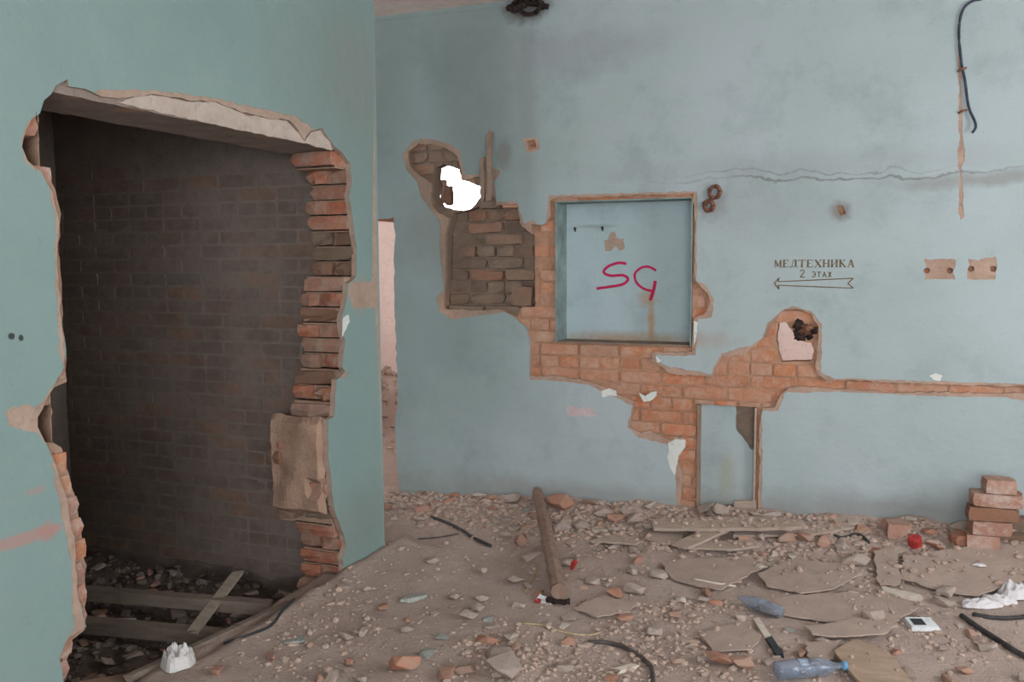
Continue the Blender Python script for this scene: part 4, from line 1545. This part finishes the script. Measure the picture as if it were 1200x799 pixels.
# wrappers and small litter
g = gp(638, 706)
root = bpy.data.objects.new('sweet_wrapper', None)
C.objects.link(root)
root.location = g
tag(root, 'red and white wrapper at the foot of the fallen post', 'wrapper')
pydata('wrapper_white', [(-.04, -.01, .012), (.045, -.015, .004), (.04, .02, .012), (-.03, .02, .03), (-.04, -.012, .006), (.045, -.017, -.002), (.04, .02, .004), (-.03, .02, .022)], [(0, 1, 2, 3), (7, 6, 5, 4), (0, 4, 5, 1), (1, 5, 6, 2), (2, 6, 7, 3), (3, 7, 4, 0)], M['white_plastic'], root)
pydata('wrapper_red', [(-.045, -.022, .004), (-.01, -.022, .004), (-.015, -.002, .016), (-.045, .0, .018), (-.02, .015, .03), (.02, .02, .034), (.03, .035, .03), (-.02, .035, .026)], [(0, 1, 2, 3), (4, 5, 6, 7)], M['red'], root)
g = gp(671, 668)
o = pydata('red_rag', [(-.02, 0, 0), (.0, -.006, .0), (.01, .0, .05), (.04, .006, .075), (.03, .012, .095), (-.015, .012, .07), (-.022, .01, .03), (0, .03, 0)], [(0, 1, 2, 6), (2, 3, 4, 5), (2, 5, 6), (0, 6, 7), (1, 7, 2), (0, 7, 1), (4, 3, 7), (5, 4, 7), (6, 5, 7), (2, 7, 3)], M['red'], loc=g)
o.scale = (.65, .65, .6)
tag(o, 'bright red plastic scrap right of the fallen post', 'scrap')
# red can
g = gp(1073, 640)
V, Fc = [], []
for i, (zz, rr) in enumerate([(0, .028), (.004, .033), (.045, .034), (.055, .031), (.06, .024), (.057, .020)]):
    for k in range(14):
        t = 2 * PI * k / 14
        V.append((rr * math.cos(t) * (1 + .08 * math.sin(3 * t)), rr * math.sin(t), zz))
for i in range(5):
    for k in range(14):
        Fc.append((i * 14 + k, i * 14 + (k + 1) % 14, (i + 1) * 14 + (k + 1) % 14, (i + 1) * 14 + k))
Fc += [tuple(range(14))[::-1], tuple(70 + k for k in range(14))]
o = pydata('red_can', V, Fc, M['red'], smooth=False, loc=g)
o.rotation_euler = (.3, -.25, .4)
tag(o, 'small crushed red can by the foot of the wall, left of the brick stack', 'can')
# white packet
g = gp(1079, 735)
root = bpy.data.objects.new('cardboard_packet', None)
C.objects.link(root)
root.location = g + Vector((0, 0, .004))
root.rotation_euler = (.12, 0, .35)
tag(root, 'small white packet with a grey window on the dusty floor at right', 'packet')
box('packet_body', (-.055, -.04, 0), (.055, .04, .022), M['white_plastic'], root)
box('packet_window', (-.04, -.026, .0222), (.012, .026, .0232), M['dark_plastic'], root)
box('packet_flap', (.055, -.035, .002), (.072, .035, .005), M['white_plastic'], root)


def bottle(a, b, L, r_, label, cap=False):
    A, B = gp(*a), gp(*b)
    d = (B - A)
    d.z = 0
    d.normalize()
    mid = (A + B) / 2
    placed.extend([(mid.x, mid.y, .07), (A.x, A.y, .06), (B.x, B.y, .06)])
    root = bpy.data.objects.new('plastic_bottle', None)
    C.objects.link(root)
    ang = math.atan2(d.y, d.x)
    root.location = (mid.x, mid.y, max(A.z, B.z, mid.z) + r_ * .82)
    root.rotation_euler = (0, 0, ang)
    tag(root, label, 'bottle', 'clear plastic bottles on the rubble')
    prof = [(-.5, .0), (-.5, .6), (-.48, .9), (-.44, 1), (-.36, .94), (-.34, 1), (-.22, 1), (-.2, .93), (-.18, 1), (-.04, .98), (-.02, .92), (0, 1), (.12, 1), (.22, .9), (.32, .62), (.40, .38), (.46, .34), (.5, .34)]
    V, Fc = [], []
    S = 20
    for (t, q) in prof:
        for k in range(S):
            an = 2 * PI * k / S
            x = t * L
            dent = 1 - .22 * max(0, noise.noise(Vector((x * 22, math.cos(an) * 1.3, math.sin(an) * 1.3 + L))))
            V.append((x, math.cos(an) * r_ * q * dent, math.sin(an) * r_ * q * dent * .85))
    for i in range(len(prof) - 1):
        for k in range(S):
            Fc.append((i * S + k, i * S + (k + 1) % S, (i + 1) * S + (k + 1) % S, (i + 1) * S + k))
    o = pydata('bottle_body', V, Fc, M['bottle'], root, smooth=True)
    sd = o.modifiers.new('thickness', 'SOLIDIFY')
    sd.thickness = .0012
    if cap:
        tube('bottle_cap', [(.49 * L, 0, 0), (.555 * L, 0, 0)], r_ * .42, M['blue_cap'], root, seg=14, ease=False)
    # faded label band
    V, Fc = [], []
    for i, t in enumerate((-.17 * L, -.05 * L)):
        for k in range(9):
            an = PI * (.25 + .5 * k / 8)
            V.append((t, math.cos(an) * r_ * 1.02, math.sin(an) * r_ * .88))
    for k in range(8):
        Fc.append((k, k + 1, 10 + k, 9 + k))
    pydata('bottle_label', V, Fc, M['label'], root)


bottle((917, 722), (864, 708), .235, .034, 'clear crushed plastic bottle with its neck pointing left, beside the long sheet')
bottle((912, 797), (984, 780), .27, .042, 'larger clear plastic bottle with a blue cap at the front edge', True)

# brick stack against the wall
rs = random.Random(8)
base = gp(1156, 642)
sx = base.x
sy = base.y + .07
z = base.z - .004
stack = [(1137, 1171, 'brick_loose', 'pale bottom brick of the stack at the right edge', -.06),
         (1141, 1183, 'brick_loose', 'whitewashed brick with an orange scar, second from the bottom of the stack', .04),
         (1138, 1190, 'brick_dusty', 'dark brown-red brick in the middle of the stack at the right edge', .02),
         (1142, 1194, 'brick_loose', 'pale brick second from the top of the stack at the right edge', -.03),
         (1155, 1187, 'brick_loose', 'half brick on top of the stack at the right edge', .05)]
for i, (xa, xb, k, lab, yw) in enumerate(stack):
    dd = 4.62
    w = (xb - xa) * dd / F
    pxm = (xa + xb) / 2
    d = ray(pxm, 600)
    t = (sy - .06) / d.y
    cx = EYE.x + d.x * t
    o = put_brick(k, (cx, sy, z + .0365), (w * 1.02, .12, .071), None, yw + R(4), .012, name='loose_brick', rnd=rs)
    tag(o, lab, 'brick', 'bricks stacked against the wall at the right edge')
    z += .0725
for (px, py, w, k, lab, rz, hh) in (
        (1130, 640, .12, 'brick_red', 'orange half brick tucked against the left foot of the brick stack', .3, .06),
        (1190, 640, .2, 'brick_dusty', 'dusty brick lying right of the stack foot', -.2, .065),
        (1198, 622, .24, 'brick_dusty', 'dark brick resting behind the stack at the right edge', -.15, .07),
        (1052, 630, .12, 'brick_loose', 'half brick at the foot of the wall left of the red can', .1, .08)):
    g = gp(px, py)
    o = put_brick(k, (g.x, g.y + .05, g.z + hh / 2 - .006), (w, .12, hh), None, rz, .04, name='loose_brick', rnd=rs)
    tag(o, lab, 'brick')

# ---------------- scattered rubble, each larger piece a thing of its own
rnd = random.Random(101)


def visible_px(x, y, z):
    p = cam.matrix_world.inverted() @ Vector((x, y, z))
    if p.z > -.3:
        return None
    return (600 + F * p.x / -p.z, 399.5 - F * p.y / -p.z)


def zone(x, y):
    if x < -2.62 and y < 4.0:
        return 'on the dark earth behind the broken doorway', 'pit'
    if y > YB + .2:
        return 'seen through the far door opening', 'next'
    if y > 4.65:
        if x < -1.75: return 'heaped along the back wall left of the post', 'wall left'
        if x < -.75: return 'heaped along the back wall between post and low niche', 'wall middle'
        return 'heaped along the back wall right of the low niche', 'wall right'
    if x < -1.75: return 'in the dust between the doorway and the post', 'dust left'
    if x < -.9: return 'in the open floor before the fallen post', 'middle'
    return 'among the fibreboard sheets on the right of the floor', 'right'


adj = {'mortar_chunk': ('lump', 'grey-beige mortar lump', 'rubble'), 'brick_fragment': ('bit', 'pinkish brick fragment', 'brick'), 'plaster_flake': ('flake', 'flat grey-green plaster flake', 'plaster')}
total = 0
scattered = []
tries = 0
while total < 285 and tries < 20000:
    tries += 1
    if rnd.random() < .42:
        x, y = rnd.uniform(-2.9, .85), YB - abs(rnd.gauss(.0, .22)) - .06
    elif rnd.random() < .25:
        x, y = rnd.uniform(-4.2, -2.7), rnd.uniform(2.6, 3.9)
    elif rnd.random() < .12:
        x, y = rnd.uniform(-4.0, -3.1), rnd.uniform(4.4, 7.2)
    else:
        x, y = rnd.uniform(-2.5, .6), rnd.uniform(2.6, 4.9)
    if x < XL + .06 and y < YE + .05 and x > -2.7:
        continue
    if YB - .04 < y < YB + TB + .06 or (y > YB - .5 and x < -3.0 and y < YB + .5):
        continue
    q = visible_px(x, y, H(x, y))
    if not q or not (-10 < q[0] < 1210 and q[1] < 806):
        continue
    # the bare trodden dust in the middle left is nearly clear
    if 440 < q[0] < 610 and 625 < q[1] < 705 and rnd.random() < .85:
        continue
    s = rnd.choice([.04, .045, .05, .06, .07, .08, .095]) * rnd.uniform(.9, 1.35)
    if y > 4.8:
        s *= 1.2
    if any((x - a) ** 2 + (y - b) ** 2 < (c * .9 + s * .5) ** 2 for a, b, c in placed):
        continue
    if any(inpoly(np.array([(x, y)]), p)[0] for p, t in BOARDS) and rnd.random() < .97:
        continue
    k = rnd.choices(['mortar_chunk', 'brick_fragment', 'plaster_flake'], [.6, .3, .1])[0]
    zn, zk = zone(x, y)
    o = put_chunk(k, x, y, s, rnd)
    scattered.append((o, k, s))
    big = 'larger' if s > .055 else 'small'
    tag(o, '%s %s %s' % (big, adj[k][1], zn), adj[k][2], '%s %ss, %s' % (big, adj[k][1], zk))
    placed.append((x, y, s / 2))
    total += 1

# every scattered piece is told apart by the nearest thing one can find
LM = {'wooden_post': 'the fallen post', 'red_can': 'the small red can', 'sweet_wrapper': 'the red and white wrapper', 'red_rag': 'the bright red scrap',
      'plastic_bag': 'the white bag on the threshold', 'cardboard_packet': 'the small white packet', 'rubber_strip': 'the thin slanting black strip',
      'thin_wire': 'the thin dark wire', 'grey_hose': 'the thin grey hose', 'plastic_bottle': 'the upper clear bottle', 'plastic_bottle.001': 'the lower clear bottle',
      'fibreboard_sheet': 'the broad pointed fibreboard', 'fibreboard_sheet.001': 'the middle fibreboard', 'fibreboard_sheet.002': 'the largest fibreboard sheet',
      'fibreboard_sheet.003': 'the small upright board', 'fibreboard_sheet.004': 'the long sheet by the upper bottle', 'plywood_board': 'the pale plywood board',
      'plank': 'the long wall plank', 'plank.001': 'the crosswise plank', 'plank.005': 'the short buried board', 'curved_strip': 'the dark curved strip', 'loose_brick': 'the brick stack',
      'floor_joist': 'the further joist', 'floor_joist.001': 'the nearer joist', 'lath.003': 'the slanting slat over the joists', 'straw_stalk': 'the pale curving stalk',
      'crumpled_paper.001': 'the large crumpled paper', 'black_hose': 'the thick black hose', 'fibreboard_sheet.006': 'the pinkish broken sheet'}
marks = []
for nm, txt in LM.items():
    ob = bpy.data.objects.get(nm)
    if ob:
        marks.append((visible_px(*ob.location), txt))
marks += [(g_, t_) for g_, t_ in (((398, 690), 'the foot of the right door jamb'), ((470, 590), 'the far door opening'), ((850, 600), 'the foot of the low niche'), ((510, 680), 'the bare trodden dust patch'))]
keyed = {}
for o, k, s in scattered:
    q = visible_px(*o.location)
    m, txt = min(marks, key=lambda t: math.hypot(t[0][0] - q[0], (t[0][1] - q[1]) * 1.6))
    dx, dy = q[0] - m[0], (q[1] - m[1]) * 1.6
    side = ('right of' if dx > 0 else 'left of') if abs(dx) > abs(dy) else ('in front of' if dy > 0 else 'behind')
    big = 'larger' if s > .055 else 'small'
    keyed.setdefault((big, k, side, txt), []).append((math.hypot(dx, dy), o))
ORD = ['closest', 'second closest', 'third closest', 'fourth closest', 'fifth closest', 'sixth closest', 'seventh closest', 'eighth closest', 'ninth closest', 'tenth closest', 'eleventh closest', 'twelfth closest', 'thirteenth closest', 'fourteenth closest', 'fifteenth closest']
for (big, k, side, txt), lst in keyed.items():
    lst.sort(key=lambda t: t[0])
    for i, (_, o) in enumerate(lst):
        nm = adj[k][1]
        o['label'] = '%s %s, %s %s' % (big, nm, side, txt) if len(lst) == 1 else '%s %s, %s %s %s' % (big, nm, ORD[min(i, 14)], side, txt)

# ---------------- grit and pebbles nobody could count
rnd = np.random.RandomState(5)
pr = random.Random(6)
ico = bmesh.new()
bmesh.ops.create_icosphere(ico, subdivisions=1, radius=.5)
IV = np.array([v.co[:] for v in ico.verts])
IF = np.array([[v.index for v in f.verts] for f in ico.faces])
ico.free()


def grit(name, n, gen, mat, smin, smax, label, power=2.5):
    VV, FF, c = [], [], 0
    k = 0
    while k < n:
        x, y = gen()
        if x < XL + .02 and x > -2.60 and y < YE:
            continue
        if y > YB - .02 and y < YB + TB + .03:
            continue
        q = visible_px(x, y, H(x, y))
        if not q or not (-30 < q[0] < 1230 and q[1] < 830):
            k += .02
            continue
        s = smin + (smax - smin) * pr.random() ** power
        j = 1 + rnd.uniform(-.3, .3, (12, 1))
        P = IV * j * np.array((s * pr.uniform(.7, 1.5), s * pr.uniform(.7, 1.3), s * pr.uniform(.4, .8)))
        a = pr.uniform(0, 6.28)
        ca, sa = math.cos(a), math.sin(a)
        P = P @ np.array(((ca, sa, 0), (-sa, ca, 0), (0, 0, 1)))
        P += np.array((x, y, (surf(x, y) if name != 'pit_rubble' and x > -2.4 and pr.random() < .35 else H(x, y)) + s * .12))
        VV.append(P)
        FF.append(IF + c)
        c += 12
        k += 1
    me = bpy.data.meshes.new(name)
    VV = np.concatenate(VV)
    FF = np.concatenate(FF)
    me.from_pydata(VV.tolist(), [], FF.tolist())
    o = link(name, me, mat)
    o['kind'] = 'stuff'
    o['label'] = label
    o['category'] = 'rubble'
    return o


gmat = Mat('grit_mix', .95)
gmat.color(gmat.ramp(gmat.noise(17, 3, .8), [(.3, (150, 130, 118)), (.45, (170, 150, 138)), (.58, (182, 154, 138)), (.72, (194, 178, 166))]))
gmat.bump(gmat.noise(90, 4, .7), .5, .004)


def g_floor():
    return (pr.uniform(-2.5, .9), pr.uniform(2.4, 5.2))


def g_wall():
    return (pr.uniform(-3.0, .95), YB - .03 - abs(pr.gauss(0, .28)))


def clump():
    cx, cy = clump.c[pr.randrange(len(clump.c))]
    return (cx + pr.gauss(0, .14), cy + pr.gauss(0, .14))


clump.c = [tuple(ground(a, b)[:2]) for a, b in ((640, 780), (600, 760), (570, 770), (680, 770), (720, 785), (740, 740), (800, 750), (840, 720), (1060, 745), (1100, 740), (640, 620), (700, 640), (600, 630), (560, 600), (500, 600), (400, 690), (380, 740), (350, 760), (940, 650), (1010, 690), (1090, 665), (780, 720), (960, 790), (880, 640), (820, 780), (610, 790))]
grit('grit', 2600, g_floor, gmat.m, .005, .022, 'fine grit and small stones spread over the whole floor')
grit('pebble_rubble', 3200, g_wall, gmat.m, .010, .045, 'small crumbled rubble heaped along the foot of the back wall', 1.8)
grit('crumbled_mortar', 3600, clump, gmat.m, .005, .036, 'patches of crumbled mortar and gravel on the floor', 3)
pm_ = Mat('pit_grit', .95)
pm_.color(pm_.ramp(pm_.noise(17, 3, .8), [(.3, (80, 70, 64)), (.7, (136, 122, 112))]))
grit('pit_rubble', 1700, lambda: (pr.uniform(-4.5, -2.62), pr.uniform(2.2, 3.97)), pm_.m, .01, .05, 'dark broken earth and stones in the pit behind the doorway', 2)
grit('far_rubble', 700, lambda: (pr.uniform(-4.4, -2.6), pr.uniform(5.7, 7.4)), gmat.m, .02, .07, 'rubble heap seen through the far door opening', 1.5)
